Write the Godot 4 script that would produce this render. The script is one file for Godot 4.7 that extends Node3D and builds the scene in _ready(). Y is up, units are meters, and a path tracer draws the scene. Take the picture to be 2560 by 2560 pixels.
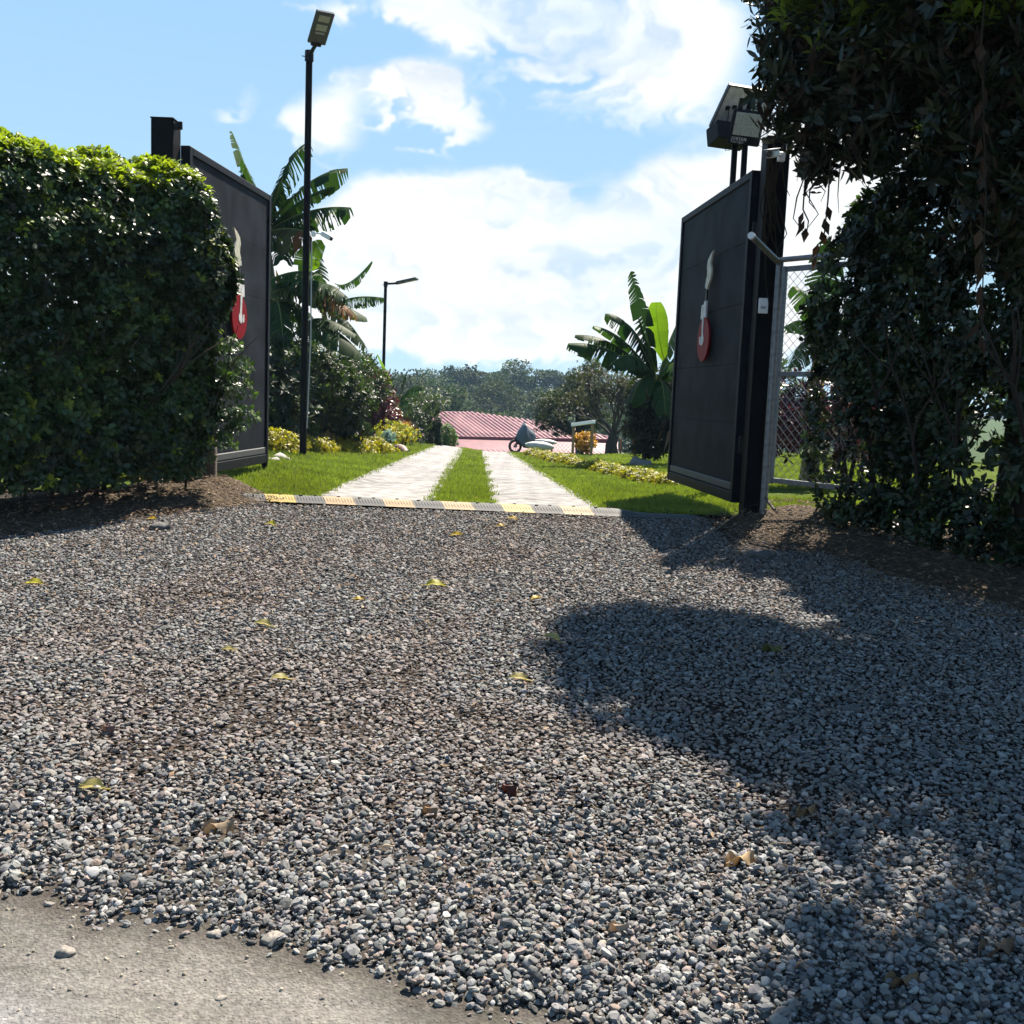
extends Node3D

# ------------------------------------------------------------------ helpers
class MB:
	var v := PackedVector3Array()
	var n := PackedVector3Array()
	var c := PackedColorArray()
	var u := PackedVector2Array()
	var t := PackedInt32Array()
	var col := Color(1, 1, 1)
	func tri(a: Vector3, b: Vector3, d: Vector3) -> void:
		var nn := (b - a).cross(d - a).normalized()
		var k := v.size()
		v.append(a); v.append(b); v.append(d)
		n.append(nn); n.append(nn); n.append(nn)
		c.append(col); c.append(col); c.append(col)
		t.append(k); t.append(k + 2); t.append(k + 1)
	func quad(a: Vector3, b: Vector3, d: Vector3, e: Vector3) -> void:
		tri(a, b, d); tri(a, d, e)
	func out(pts: Array, center: Vector3) -> void:   # a flat convex face turned away from center
		var nn: Vector3 = (pts[1] - pts[0]).cross(pts[2] - pts[0])
		if nn.dot(pts[0] + pts[2] - center * 2.0) < 0.0:
			pts.reverse()
		for i in range(1, pts.size() - 1):
			tri(pts[0], pts[i], pts[i + 1])
	func box(at: Vector3, size: Vector3, bs := Basis.IDENTITY, bev := 0.004) -> void:
		var h := size * 0.5
		var w: float = min(bev, min(h.x, min(h.y, h.z)) * 0.6)
		for ax in 3:
			var ay := (ax + 1) % 3
			var az := (ax + 2) % 3
			for s in [-1.0, 1.0]:
				var f := []
				for q in [[-1, -1], [1, -1], [1, 1], [-1, 1]]:
					var p := Vector3.ZERO
					p[ax] = s * h[ax]; p[ay] = q[0] * (h[ay] - w); p[az] = q[1] * (h[az] - w)
					f.append(at + bs * p)
				out(f, at)
				for s2 in [-1.0, 1.0]:
					var e := []
					for q in [[0, -1], [0, 1], [1, 1], [1, -1]]:
						var p := Vector3.ZERO
						p[ax] = s * (h[ax] - (w if q[0] == 1 else 0.0)); p[ay] = s2 * (h[ay] - (0.0 if q[0] == 1 else w)); p[az] = q[1] * (h[az] - w)
						e.append(at + bs * p)
					out(e, at)
		for sx in [-1.0, 1.0]:
			for sy in [-1.0, 1.0]:
				for sz in [-1.0, 1.0]:
					out([at + bs * Vector3(sx * h.x, sy * (h.y - w), sz * (h.z - w)), at + bs * Vector3(sx * (h.x - w), sy * h.y, sz * (h.z - w)), at + bs * Vector3(sx * (h.x - w), sy * (h.y - w), sz * h.z)], at)
	func bar(a: Vector3, b: Vector3, wx: float, wz: float, up := Vector3.UP, bev := 0.003) -> void:   # a box from a to b
		var y := (b - a).normalized()
		var x := y.cross(up)
		if x.length() < 0.01:
			x = y.cross(Vector3(0, 0, 1))
		x = x.normalized()
		box((a + b) * 0.5, Vector3(wx, a.distance_to(b), wz), Basis(x, y, x.cross(y)), bev)
	func tube(pts: Array, rad: Array, sides := 8, caps := true) -> void:
		var k0 := v.size()
		var prev := Vector3(0.31, 0.2, 0.93)
		for i in pts.size():
			var d: Vector3 = (pts[min(i + 1, pts.size() - 1)] - pts[max(i - 1, 0)]).normalized()
			var x := (prev - d * prev.dot(d)).normalized()
			prev = x
			var y := d.cross(x)
			for s in sides:
				var a := TAU * s / sides
				var nn := x * cos(a) + y * sin(a)
				v.append(pts[i] + nn * rad[i]); n.append(nn); c.append(col)
		for i in pts.size() - 1:
			for s in sides:
				var a := k0 + i * sides + s
				var b := k0 + i * sides + (s + 1) % sides
				t.append(a); t.append(a + sides); t.append(b)
				t.append(b); t.append(a + sides); t.append(b + sides)
		if caps:
			for e in [0, pts.size() - 1]:
				var ctr: Vector3 = pts[e]
				var nn: Vector3 = (pts[0] - pts[1]).normalized() if e == 0 else (pts[e] - pts[e - 1]).normalized()
				for s in sides:
					var a: Vector3 = v[k0 + e * sides + s]
					var b: Vector3 = v[k0 + e * sides + (s + 1) % sides]
					if (a - ctr).cross(b - ctr).dot(nn) > 0: tri(ctr, a, b)
					else: tri(ctr, b, a)
	func grid(rows: Array, cols: Array = [], flip := false) -> void:   # smooth sheet; rows of PackedVector3Array, seen from above
		var k0 := v.size()
		var w: int = rows[0].size()
		for r in rows.size():
			for i in w:
				var du: Vector3 = rows[r][min(i + 1, w - 1)] - rows[r][max(i - 1, 0)]
				var dv: Vector3 = rows[min(r + 1, rows.size() - 1)][i] - rows[max(r - 1, 0)][i]
				var nn := du.cross(dv).normalized()
				if flip: nn = -nn
				v.append(rows[r][i]); n.append(nn)
				c.append(cols[r][i] if cols.size() else col)
		for r in rows.size() - 1:
			for i in w - 1:
				var a := k0 + r * w + i
				var q := [a, a + w, a + 1, a + 1, a + w, a + w + 1]
				if flip: q = [a, a + 1, a + w, a + 1, a + w + 1, a + w]
				for k in q: t.append(k)
	func leaf(p: Vector3, d: Vector3, nn: Vector3, l: float, w: float, fold := 0.25, droop := 0.15) -> void:
		var s := d.cross(nn).normalized() * w * 0.5
		var m := p + d * l * 0.45 - nn * w * fold * 0.5
		var tip := p + d * l - nn * l * droop
		var a := p + d * l * 0.42 + s
		var b := p + d * l * 0.42 - s
		tri(p, m, a); tri(m, tip, a); tri(p, b, m); tri(m, b, tip)
	func ovate(p: Vector3, d: Vector3, nn: Vector3, l: float, w: float, fold := 0.25, droop := 0.15) -> void:   # a rounder leaf, bent along its length
		var s := d.cross(nn).normalized() * w * 0.5
		var m1 := p + d * l * 0.36 - nn * (w * fold * 0.5 - l * droop * 0.15)
		var m2 := p + d * l * 0.70 - nn * (w * fold * 0.4 + l * droop * 0.2)
		var tip := p + d * l - nn * l * droop
		var a1 := p + d * l * 0.30 + s * 0.92 + nn * l * droop * 0.1
		var b1 := p + d * l * 0.30 - s * 0.92 + nn * l * droop * 0.1
		var a2 := p + d * l * 0.66 + s * 0.80 - nn * l * droop * 0.25
		var b2 := p + d * l * 0.66 - s * 0.80 - nn * l * droop * 0.25
		tri(p, m1, a1); tri(m1, a2, a1); tri(m1, m2, a2); tri(m2, tip, a2)
		tri(p, b1, m1); tri(m1, b1, b2); tri(m1, b2, m2); tri(m2, b2, tip)
	func prism(poly: PackedVector2Array, xf: Transform3D, depth: float) -> void:   # poly in xf's xy plane, extruded along its z
		var idx := Geometry2D.triangulate_polygon(poly)
		var k := 0
		while k < idx.size():
			var q := [poly[idx[k]], poly[idx[k + 1]], poly[idx[k + 2]]]
			if (q[1] - q[0]).cross(q[2] - q[0]) < 0: q.reverse()
			tri(xf * Vector3(q[0].x, q[0].y, depth), xf * Vector3(q[1].x, q[1].y, depth), xf * Vector3(q[2].x, q[2].y, depth))
			tri(xf * Vector3(q[0].x, q[0].y, 0), xf * Vector3(q[2].x, q[2].y, 0), xf * Vector3(q[1].x, q[1].y, 0))
			k += 3
		var area := 0.0
		for i in poly.size():
			area += poly[i].cross(poly[(i + 1) % poly.size()])
		for i in poly.size():
			var a := poly[i]
			var b := poly[(i + 1) % poly.size()]
			if area < 0:
				var o := a; a = b; b = o
			quad(xf * Vector3(a.x, a.y, 0), xf * Vector3(b.x, b.y, 0), xf * Vector3(b.x, b.y, depth), xf * Vector3(a.x, a.y, depth))
	func mesh(off := Vector3.ZERO) -> ArrayMesh:
		var arr := []
		arr.resize(Mesh.ARRAY_MAX)
		if off != Vector3.ZERO:
			for i in v.size(): v[i] -= off
		arr[Mesh.ARRAY_VERTEX] = v; arr[Mesh.ARRAY_NORMAL] = n; arr[Mesh.ARRAY_COLOR] = c; arr[Mesh.ARRAY_INDEX] = t
		if u.size() == v.size() and u.size() > 0: arr[Mesh.ARRAY_TEX_UV] = u
		var m := ArrayMesh.new()
		m.add_surface_from_arrays(Mesh.PRIMITIVE_TRIANGLES, arr)
		return m

class Cloud:   # places for the copies of a MultiMesh
	var xf: Array[Transform3D] = []
	var col := PackedColorArray()
	func put(p: Vector3, b: Basis, k: Color) -> void:
		xf.append(Transform3D(b, p)); col.append(k)

var rng := RandomNumberGenerator.new()
var noise := FastNoiseLite.new()
var M := {}
var taken := {}

func rf(a: float, b: float) -> float: return rng.randf_range(a, b)
func rdir() -> Vector3:
	var z := rf(-1, 1)
	var a := rf(0, TAU)
	var r := sqrt(1.0 - z * z)
	return Vector3(r * cos(a), z, r * sin(a))
func vary(c: Color, k: float) -> Color:
	var f := 1.0 + rf(-k, k)
	return Color(c.r * f * (1.0 + rf(-k, k) * 0.22), c.g * f, c.b * f * (1.0 + rf(-k, k) * 0.22))
func toward(y: Vector3, spin: float) -> Basis:   # a basis whose y axis is y, turned about it
	y = y.normalized()
	var x := y.cross(Vector3(0.123, 0.31, 0.94)).normalized()
	return Basis(x, y, x.cross(y)).rotated(y, spin)
func numbered(s: String) -> String:
	if not taken.has(s):
		taken[s] = 0
		return s
	taken[s] += 1
	return "%s_%03d" % [s, taken[s]]
func tag(o: Node3D, label: String, category := "", group := "", kind := "") -> Node3D:
	if label: o.set_meta("label", label)
	if category: o.set_meta("category", category)
	if group: o.set_meta("group", group)
	if kind: o.set_meta("kind", kind)
	return o
func thing(called: String, label: String, category: String, at := Vector3.ZERO, group := "") -> Node3D:
	var o := Node3D.new()
	o.name = numbered(called)
	add_child(o)
	o.position = at
	tag(o, label, category, group)
	return o
func part(called: String, b: MB, m: Material, parent: Node3D) -> MeshInstance3D:
	var o := MeshInstance3D.new()
	o.name = called if parent != self else numbered(called)
	var off := Vector3.ZERO
	var q: Node = parent
	while q != self:
		off += q.position
		q = q.get_parent()
	o.mesh = b.mesh(off)
	o.material_override = m
	parent.add_child(o, true)
	return o
func struct(called: String, b: MB, m: Material, label := "") -> MeshInstance3D:
	var o := part(called, b, m, self)
	tag(o, label if label else called.replace("_", " "), "", "", "structure")
	return o
func spread(called: String, mesh: Mesh, m: Material, cl: Cloud, parent: Node3D) -> MultiMeshInstance3D:
	var mm := MultiMesh.new()
	mm.transform_format = MultiMesh.TRANSFORM_3D
	mm.use_colors = true
	mm.mesh = mesh
	mm.instance_count = cl.xf.size()
	var off := parent.position if parent != self else Vector3.ZERO
	for i in cl.xf.size():
		var x := cl.xf[i]
		x.origin -= off
		mm.set_instance_transform(i, x)
		mm.set_instance_color(i, cl.col[i])
	var o := MultiMeshInstance3D.new()
	o.name = called if parent != self else numbered(called)
	o.multimesh = mm
	o.material_override = m
	o.set_meta("kind", "stuff")
	parent.add_child(o, true)
	return o
func copy(src: Node3D, label := "") -> Node3D:
	var o: Node3D = src.duplicate()
	o.name = numbered(str(src.name).rstrip("0123456789").trim_suffix("_"))
	add_child(o)
	if label: o.set_meta("label", label)
	return o

func grain(freq: float, lo: float, hi: float, px := 512, octs := 5, ridged := false) -> NoiseTexture2D:
	var f := FastNoiseLite.new()
	f.noise_type = FastNoiseLite.TYPE_SIMPLEX_SMOOTH
	f.frequency = freq
	f.fractal_octaves = octs
	if ridged: f.fractal_type = FastNoiseLite.FRACTAL_RIDGED
	f.seed = int(freq * 9177) + px
	var g := Gradient.new()
	g.set_color(0, Color(lo, lo, lo)); g.set_color(1, Color(hi, hi, hi))
	var n := NoiseTexture2D.new()
	n.width = px; n.height = px; n.seamless = true
	n.noise = f; n.color_ramp = g
	return n
func mat(called: String, c: Color, rough: float, o := {}) -> StandardMaterial3D:   # c is a linear base colour
	var m := StandardMaterial3D.new()
	m.resource_name = called
	m.albedo_color = c.linear_to_srgb()
	m.roughness = rough
	m.metallic = o.get("metal", 0.0)
	m.metallic_specular = o.get("spec", 0.5)
	m.vertex_color_use_as_albedo = o.get("vc", false)
	if o.has("back"):
		m.backlight_enabled = true
		m.backlight = (o.back as Color).linear_to_srgb()
	if o.has("tex"):
		m.albedo_texture = o.tex
		m.uv1_triplanar = true
		m.uv1_world_triplanar = o.get("world", true)
		m.uv1_scale = Vector3.ONE * o.get("scale", 1.0)
	if o.has("bump"):
		m.heightmap_enabled = true
		m.heightmap_texture = o.bump
		m.heightmap_scale = o.get("deep", 0.5)
		m.uv1_triplanar = true
		m.uv1_world_triplanar = o.get("world", true)
		m.uv1_scale = Vector3.ONE * o.get("scale", 1.0)
	M[called] = m
	return m

# the lie of the land: height of the ground at x and at a distance d up the drive
const LAND := [[-400.0, 0.0], [0.0, 0.0], [9.3, 0.441], [30.8, -0.255], [39.0, -0.9], [46.0, -3.9], [60.0, -4.6], [90.0, -7.5], [150.0, -6.0], [230.0, -2.5], [300.0, 0.0], [420.0, -2.0], [3000.0, -6.0]]
func land(x: float, d: float) -> float:
	var y := 0.0
	for i in LAND.size() - 1:
		if d >= LAND[i][0] and d <= LAND[i + 1][0]:
			y = lerpf(LAND[i][1], LAND[i + 1][1], (d - LAND[i][0]) / (LAND[i + 1][0] - LAND[i][0]))
			break
	var k := smoothstep(9.6, 12.5, d) * (1.0 - smoothstep(34.0, 42.0, d))
	y += k * 0.11 * clampf(-1.7 - x + 0.039 * (d - 9.3), 0.0, 3.0)
	y += k * 0.05 * clampf(x - 1.6, 0.0, 6.0)
	return y
func on(x: float, d: float, up := 0.0) -> Vector3: return Vector3(x, land(x, d) + up, -d)

# ------------------------------------------------------------------ sky
const CLOUDS := [   # azimuth and height, reach in both, weight
	[Vector2(0.043, 0.334), 0.115, 0.075, 1.25], [Vector2(0.139, 0.322), 0.065, 0.055, 1.1], [Vector2(-0.036, 0.340), 0.07, 0.05, 0.9], [Vector2(-0.100, 0.353), 0.075, 0.03, 0.8],
	[Vector2(-0.125, 0.272), 0.024, 0.022, 0.9], [Vector2(-0.095, 0.254), 0.030, 0.028, 1.0], [Vector2(-0.063, 0.235), 0.030, 0.020, 0.9],
	[Vector2(-0.213, 0.237), 0.036, 0.022, 0.55], [Vector2(-0.180, 0.225), 0.040, 0.026, 0.62], [Vector2(-0.162, 0.248), 0.022, 0.03, 0.45], [Vector2(-0.263, 0.252), 0.020, 0.010, 0.62], [Vector2(-0.176, 0.267), 0.03, 0.012, 0.35],
	[Vector2(-0.143, 0.140), 0.060, 0.034, 1.0], [Vector2(-0.099, 0.169), 0.045, 0.018, 0.75], [Vector2(-0.113, 0.108), 0.14, 0.055, 1.2], [Vector2(-0.030, 0.179), 0.045, 0.022, 0.85], [Vector2(0.011, 0.157), 0.055, 0.030, 0.8], [Vector2(0.084, 0.116), 0.16, 0.045, 1.1],
	[Vector2(0.096, 0.174), 0.045, 0.038, 1.0], [Vector2(0.151, 0.165), 0.055, 0.040, 1.0], [Vector2(0.209, 0.175), 0.045, 0.045, 0.9], [Vector2(0.252, 0.166), 0.09, 0.06, 1.0], [Vector2(-0.211, 0.102), 0.10, 0.05, 0.9], [Vector2(-0.041, 0.062), 0.50, 0.040, 1.15],
	[Vector2(0.315, 0.241), 0.10, 0.06, 0.8], [Vector2(-0.521, 0.096), 0.14, 0.06, 0.8]]
var puffs := FastNoiseLite.new()
var wisps := FastNoiseLite.new()
func sky_color(az: float, el: float) -> Color:
	var up := maxf(el, 0.0)
	var p := Vector3(sin(az) * cos(up), sin(up) * 1.6, -cos(az) * cos(up))
	var f := puffs.get_noise_3dv(p * 100.0)
	var w := wisps.get_noise_3dv(p * 100.0 + Vector3(40.0 * f, 0, 0))
	var wide := clampf((maxf(absf(az) - 0.48, el - 0.52)) / 0.25, 0.0, 1.0)
	var dens := 0.30 * wide + lerpf(0.48, 0.95, wide) * f + 0.26 * w
	if absf(az) < 0.95 and el < 0.75:
		var wa := az + 0.045 * f + 0.026 * w
		var we := el + 0.035 * puffs.get_noise_3dv(p * 100.0 + Vector3(300, 0, 90)) + 0.022 * w
		var sum := 0.0
		for b in CLOUDS:
			var dx: float = (wa - b[0].x) / b[1]
			var dy: float = (we - b[0].y) / b[2]
			var q := dx * dx + dy * dy
			if q < 6.0: sum += b[3] * exp(-q)
		dens += minf(sum, 1.08)
	var cover := smoothstep(0.40, 1.14, dens)
	cover = cover * (0.94 + 0.2 * f)
	var low := exp(-up * 3.4)
	var blue := Color(0.265, 0.525, 0.87).lerp(Color(0.55, 0.78, 0.92), low)
	blue = blue.lerp(Color(0.13, 0.33, 0.72), smoothstep(0.5, 1.3, up))
	var shade := smoothstep(0.9, 1.5, dens) * 0.12 + clampf(-w - 0.6 * f, 0.0, 1.0) * 0.22
	var white := Color(0.99, 1.0, 1.0) * (1.0 - shade)
	return blue.lerp(white, clampf(cover, 0.0, 1.0))
func make_sky() -> ImageTexture:
	puffs.seed = 7; puffs.frequency = 0.034; puffs.fractal_octaves = 6; puffs.fractal_gain = 0.52
	wisps.seed = 23; wisps.frequency = 0.11; wisps.fractal_octaves = 5
	var im := Image.create(512, 256, false, Image.FORMAT_RGB8)
	im.fill(Color(0.16, 0.17, 0.13).linear_to_srgb())
	for y in 130:
		for x in 512:
			var az := wrapf((x + 0.5) / 512.0 * TAU, -PI, PI)
			im.set_pixel(x, y, sky_color(az, PI / 2 - (y + 0.5) / 256.0 * PI).linear_to_srgb())
	im.resize(4096, 2048, Image.INTERPOLATE_BILINEAR)
	for x in range(-440, 440):
		for y in range(530, 1030):
			im.set_pixel((x + 4096) % 4096, y, sky_color((x + 0.5) / 4096.0 * TAU, PI / 2 - (y + 0.5) / 2048.0 * PI).linear_to_srgb())
	for y in range(1030, 2048, 2048):
		pass
	return ImageTexture.create_from_image(im)

# ------------------------------------------------------------------ foliage
func sprig(kind: String, n_leaves: int, l: float, w: float) -> ArrayMesh:
	var b := MB.new()
	b.col = Color(0.35, 0.3, 0.22)
	b.tube([Vector3.ZERO, Vector3(0.01, l * 1.0, 0)], [l * 0.03, l * 0.02], 4, false)
	for i in n_leaves:
		var a := i * 2.4 + rf(-0.3, 0.3)
		var h := l * (0.1 + 1.0 * i / n_leaves)
		var o := Vector3(cos(a), 0, sin(a))
		var d := (o + Vector3.UP * (rf(0.2, 0.9) if kind != "hang" else rf(-1.2, -0.2))).normalized()
		var nn := (Vector3.UP - d * d.y).normalized()
		nn = (nn + o.cross(d) * rf(-0.5, 0.5)).normalized()
		b.col = Color.WHITE * rf(0.75, 1.2)
		b.ovate(Vector3(0, h, 0) + o * l * 0.05, d, nn, l * rf(0.75, 1.15), w * rf(0.8, 1.15), rf(0.15, 0.35), rf(0.0, 0.3))
	return b.mesh()

func lobes_cloud(cl: Cloud, lobes: Array, count: int, scale: float, c0: Color, c1: Color, out_bias := 0.6, shell := 0.55, up_bias := 0.25) -> void:
	# lobes are [centre, radius x, y, z]; sprigs sit mostly near the lobes' surfaces, facing out
	var total := 0.0
	for l in lobes: total += l[1] * l[3] + l[1] * l[2]
	for l in lobes:
		var k := int(count * (l[1] * l[3] + l[1] * l[2]) / total)
		for i in k:
			var d := rdir()
			var r := pow(rf(0.0, 1.0), shell * 0.5)
			var p: Vector3 = l[0] + Vector3(d.x * l[1], d.y * l[2], d.z * l[3]) * r
			var wob := noise.get_noise_3dv(p * 60.0 / maxf(l[1], 0.3))
			p += d * wob * l[1] * 0.5
			var y := (d * out_bias + rdir() * 0.6 + Vector3.UP * up_bias).normalized()
			cl.put(p, toward(y, rf(0, TAU)).scaled(Vector3.ONE * scale * rf(0.7, 1.3)), vary(c0.lerp(c1, rf(0, 1)), 0.25))

func branch(b: MB, p: Vector3, d: Vector3, l: float, r: float, depth: int, spread_: float, ends: Array) -> void:
	var pts := [p]
	var rad := [r]
	var q := p
	for i in 4:
		d = (d + rdir() * 0.22 + Vector3.UP * 0.06).normalized()
		q += d * l / 4.0
		pts.append(q); rad.append(r * (1.0 - 0.1 * (i + 1)))
	b.tube(pts, rad, 7 if depth > 1 else 5, false)
	ends.append(q)
	if depth <= 0: return
	var k := 2 + (1 if rng.randf() < 0.5 else 0)
	for i in k:
		var nd := (d + rdir() * spread_).normalized()
		branch(b, q, nd, l * rf(0.6, 0.85), r * 0.62, depth - 1, spread_, ends)

# ------------------------------------------------------------------ banana plants
func banana_leaf(b: MB, p0: Vector3, p1: Vector3, p2: Vector3, wide: float, droop: float, tear: float, c: Color, roll := 0.0, brown := 0.0) -> void:
	var n := 30
	var mid := []
	for i in n + 1:
		var t := float(i) / n
		mid.append(p0.lerp(p1, t).lerp(p1.lerp(p2, t), t))
	b.col = Color(0.16, 0.19, 0.06)
	var rads := []
	for i in n + 1: rads.append(lerpf(wide * 0.055, wide * 0.012, float(i) / n))
	b.tube(mid, rads, 5, false)
	for side in [-1.0, 1.0]:
		var i := 3
		var g_droop := 0.0
		while i < n:
			var run := 1 + (int(rf(0, 5)) if rng.randf() > tear else 0)
			run = mini(run, n - i)
			g_droop = droop + rf(-0.15, 0.55) * tear
			var cut := rf(0.02, 0.30) * tear
			var cc := c
			if brown > 0.0 and float(i) / n > 1.0 - brown: cc = Color(0.14, 0.06, 0.025)
			b.col = vary(cc, 0.16)
			var rows := []
			for j in run + 1:
				var k := i + j
				var t := float(k) / n
				var tan: Vector3 = (mid[mini(k + 1, n)] - mid[maxi(k - 1, 0)]).normalized()
				var s := tan.cross(Vector3.UP)
				s = (s if s.length() > 0.15 else tan.cross(Vector3(0.3, 0.1, 1))).normalized().rotated(tan, roll) * side
				var nn = s.cross(tan) * side
				if nn.y < 0: nn = -nn
				var hw := wide * 1.3 * pow(sin(PI * clampf((t - 0.08) / 0.925 * 0.93 + 0.035, 0.0, 1.0)), 0.55)
				var slide := cut * (1.0 - 2.0 * float(j) / run) * hw * 0.6
				var a1 := g_droop * 0.5
				var a2 := g_droop
				var h1 = s * cos(a1) * hw * 0.5 + Vector3.DOWN * sin(a1) * hw * 0.5 + tan * slide * 0.3 + nn * hw * 0.03
				var h2 = h1 + s * cos(a2) * hw * 0.5 + Vector3.DOWN * sin(a2) * hw * 0.5 + tan * (slide * 0.7 + hw * 0.10) + nn * hw * rf(-0.02, 0.02)
				rows.append(PackedVector3Array([mid[k], mid[k] + h1, mid[k] + h2]))
			b.grid(rows, [], side > 0)
			i += run

func banana_plant(label: String, base: Vector3, top: Vector3, leaves: Array, stem_r: float, group := "") -> Node3D:
	var t := thing("banana_plant", label, "banana plant", base, group)
	var b := MB.new()
	b.col = Color(0.13, 0.14, 0.06)
	b.tube([base, base.lerp(top, 0.4) + Vector3(0.03, 0, 0.02), base.lerp(top, 0.75), top], [stem_r, stem_r * 0.85, stem_r * 0.6, stem_r * 0.35], 10, false)
	for i in 7:   # dry sheaths on the stem
		var a := i * 0.9
		b.col = Color(0.16, 0.10, 0.05)
		var p := base.lerp(top, 0.3 + 0.09 * i)
		b.leaf(p + Vector3(cos(a), 0, sin(a)) * stem_r * 0.9, (Vector3(cos(a) * 0.3, -1, sin(a) * 0.3)).normalized(), Vector3(cos(a), 0.3, sin(a)).normalized(), rf(0.4, 0.8), 0.14, 0.3, 0.0)
	part("stem", b, M.leafy, t)
	for l in leaves:   # [tip, arch, width, droop, tear, colour, roll, brown]
		var lb := MB.new()
		var tip: Vector3 = l[0]
		var mid = top.lerp(tip, 0.5) + Vector3.UP * l[1]
		banana_leaf(lb, top if l.size() < 9 else l[8], mid, tip, l[2], l[3], l[4], l[5], l[6], l[7])
		part("leaf", lb, M.banana, t)
	return t

# ------------------------------------------------------------------ ground
func sheet(xs: Callable, d0: float, d1: float, step: float, cols: int, up: float, tint: Callable) -> MB:
	var b := MB.new()
	var rows := []
	var cc := []
	var d := d0
	while d <= d1 + 0.001:
		var r := PackedVector3Array()
		var c := PackedColorArray()
		var e: Vector2 = xs.call(d)
		for i in cols + 1:
			var x := lerpf(e.x, e.y, float(i) / cols)
			r.append(on(x, d, up))
			c.append(tint.call(x, d))
		rows.append(r); cc.append(c)
		d += step
	b.grid(rows, cc)
	return b

func drive_x(which: int, d: float) -> float:   # the four long edges of the two wheel tracks
	var k := (d - 9.8) / 21.0
	return [lerpf(-1.87, -2.31, k), lerpf(-0.76, -1.52, k), lerpf(-0.205, -0.97, k), lerpf(0.83, -0.12, k)][which]

func gravel_edge(x: float) -> float:   # where the gravel stops short of the road, as a distance
	return 2.62 - 0.42 * clampf((x + 1.4) / 1.35, 0.0, 1.3) + 0.10 * noise.get_noise_2d(x * 260, 5.0) + 0.05 * noise.get_noise_2d(x * 1100, 50.0) + (0.1 if x < -1.6 else 0.0)

func left_bank(x: float, d: float) -> float:   # how far a point is behind the front of the left hedge
	return (Vector2(x, d) - Vector2(-2.95, 9.55)).dot(Vector2(-0.80, 0.60))
func right_bank(x: float, d: float) -> float:
	return (Vector2(x, d) - Vector2(2.62, 9.0)).dot(Vector2(0.93, 0.37))

func build_ground() -> void:
	var ds := [-60.0, -20.0, -6.0, -2.0, 0.0]
	var d := 1.0
	while d < 46.0:
		ds.append(d); d += 1.0 if d > 12.0 else 0.45
	while d < 330.0:
		ds.append(d); d += 6.0
	for q in [420.0, 560.0, 700.0]: ds.append(q)
	var xs := [-700.0, -500.0, -400.0, -250.0]
	var x := -160.0
	while x < 165.0:
		xs.append(x)
		x += 8.0 if absf(x) >= 16.0 else 0.8
	for q in [250.0, 400.0, 500.0, 700.0]: xs.append(q)
	var b := MB.new()
	var rows := []
	var cc := []
	for q in ds:
		var r := PackedVector3Array()
		var c := PackedColorArray()
		for w in xs:
			r.append(on(w, q, -0.012 + 0.3 * noise.get_noise_2d(w * 3.0, q * 3.0) * smoothstep(40.0, 60.0, q)))
			var soil := Color(0.062, 0.050, 0.040)
			var green := Color(0.045, 0.075, 0.018)
			var s := smoothstep(9.4, 10.0, q) * (1.0 if q > 0 else 0.0)
			c.append(soil.lerp(green, s))
		rows.append(r); cc.append(c)
	b.grid(rows, cc)
	struct("ground", b, M.soil, "brown soil and green land running back to the hills")

	# the road's dusty shoulder in front, its worn tarmac in the corner
	var tint := func(xx: float, dd: float) -> Color:
		var dust := Color(0.150, 0.142, 0.130)
		var tar := Color(0.205, 0.205, 0.203)
		var line: float = 2.30 - 0.75 * (xx + 1.2) + 0.25 * noise.get_noise_2d(xx * 90, dd * 90)
		var dark := 0.86 + 0.4 * noise.get_noise_2d(xx * 60, dd * 60) + 0.28 * noise.get_noise_2d(xx * 320, dd * 900) + 0.22 * noise.get_noise_2d(xx * 1500, dd * 1500)
		var c := (dust * dark).lerp(tar * (0.9 + 0.3 * noise.get_noise_2d(xx * 900, dd * 900)), smoothstep(-0.1, 0.35, line - dd))
		return c.lerp(Color(0.05, 0.043, 0.036), smoothstep(0.16, -0.06, gravel_edge(xx) - dd) * 0.9)
	struct("road_shoulder", sheet(func(dd): return Vector2(-3.0, 3.0), 0.9, 2.95, 0.025, 200, 0.006, tint), M.dust, "compacted sandy road edge with paler worn tarmac in the corner")
	struct("road", sheet(func(dd): return Vector2(-12, 12), -9.0, 0.9, 0.3, 60, 0.004, tint), M.dust, "dusty road where the viewer stands")

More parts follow.
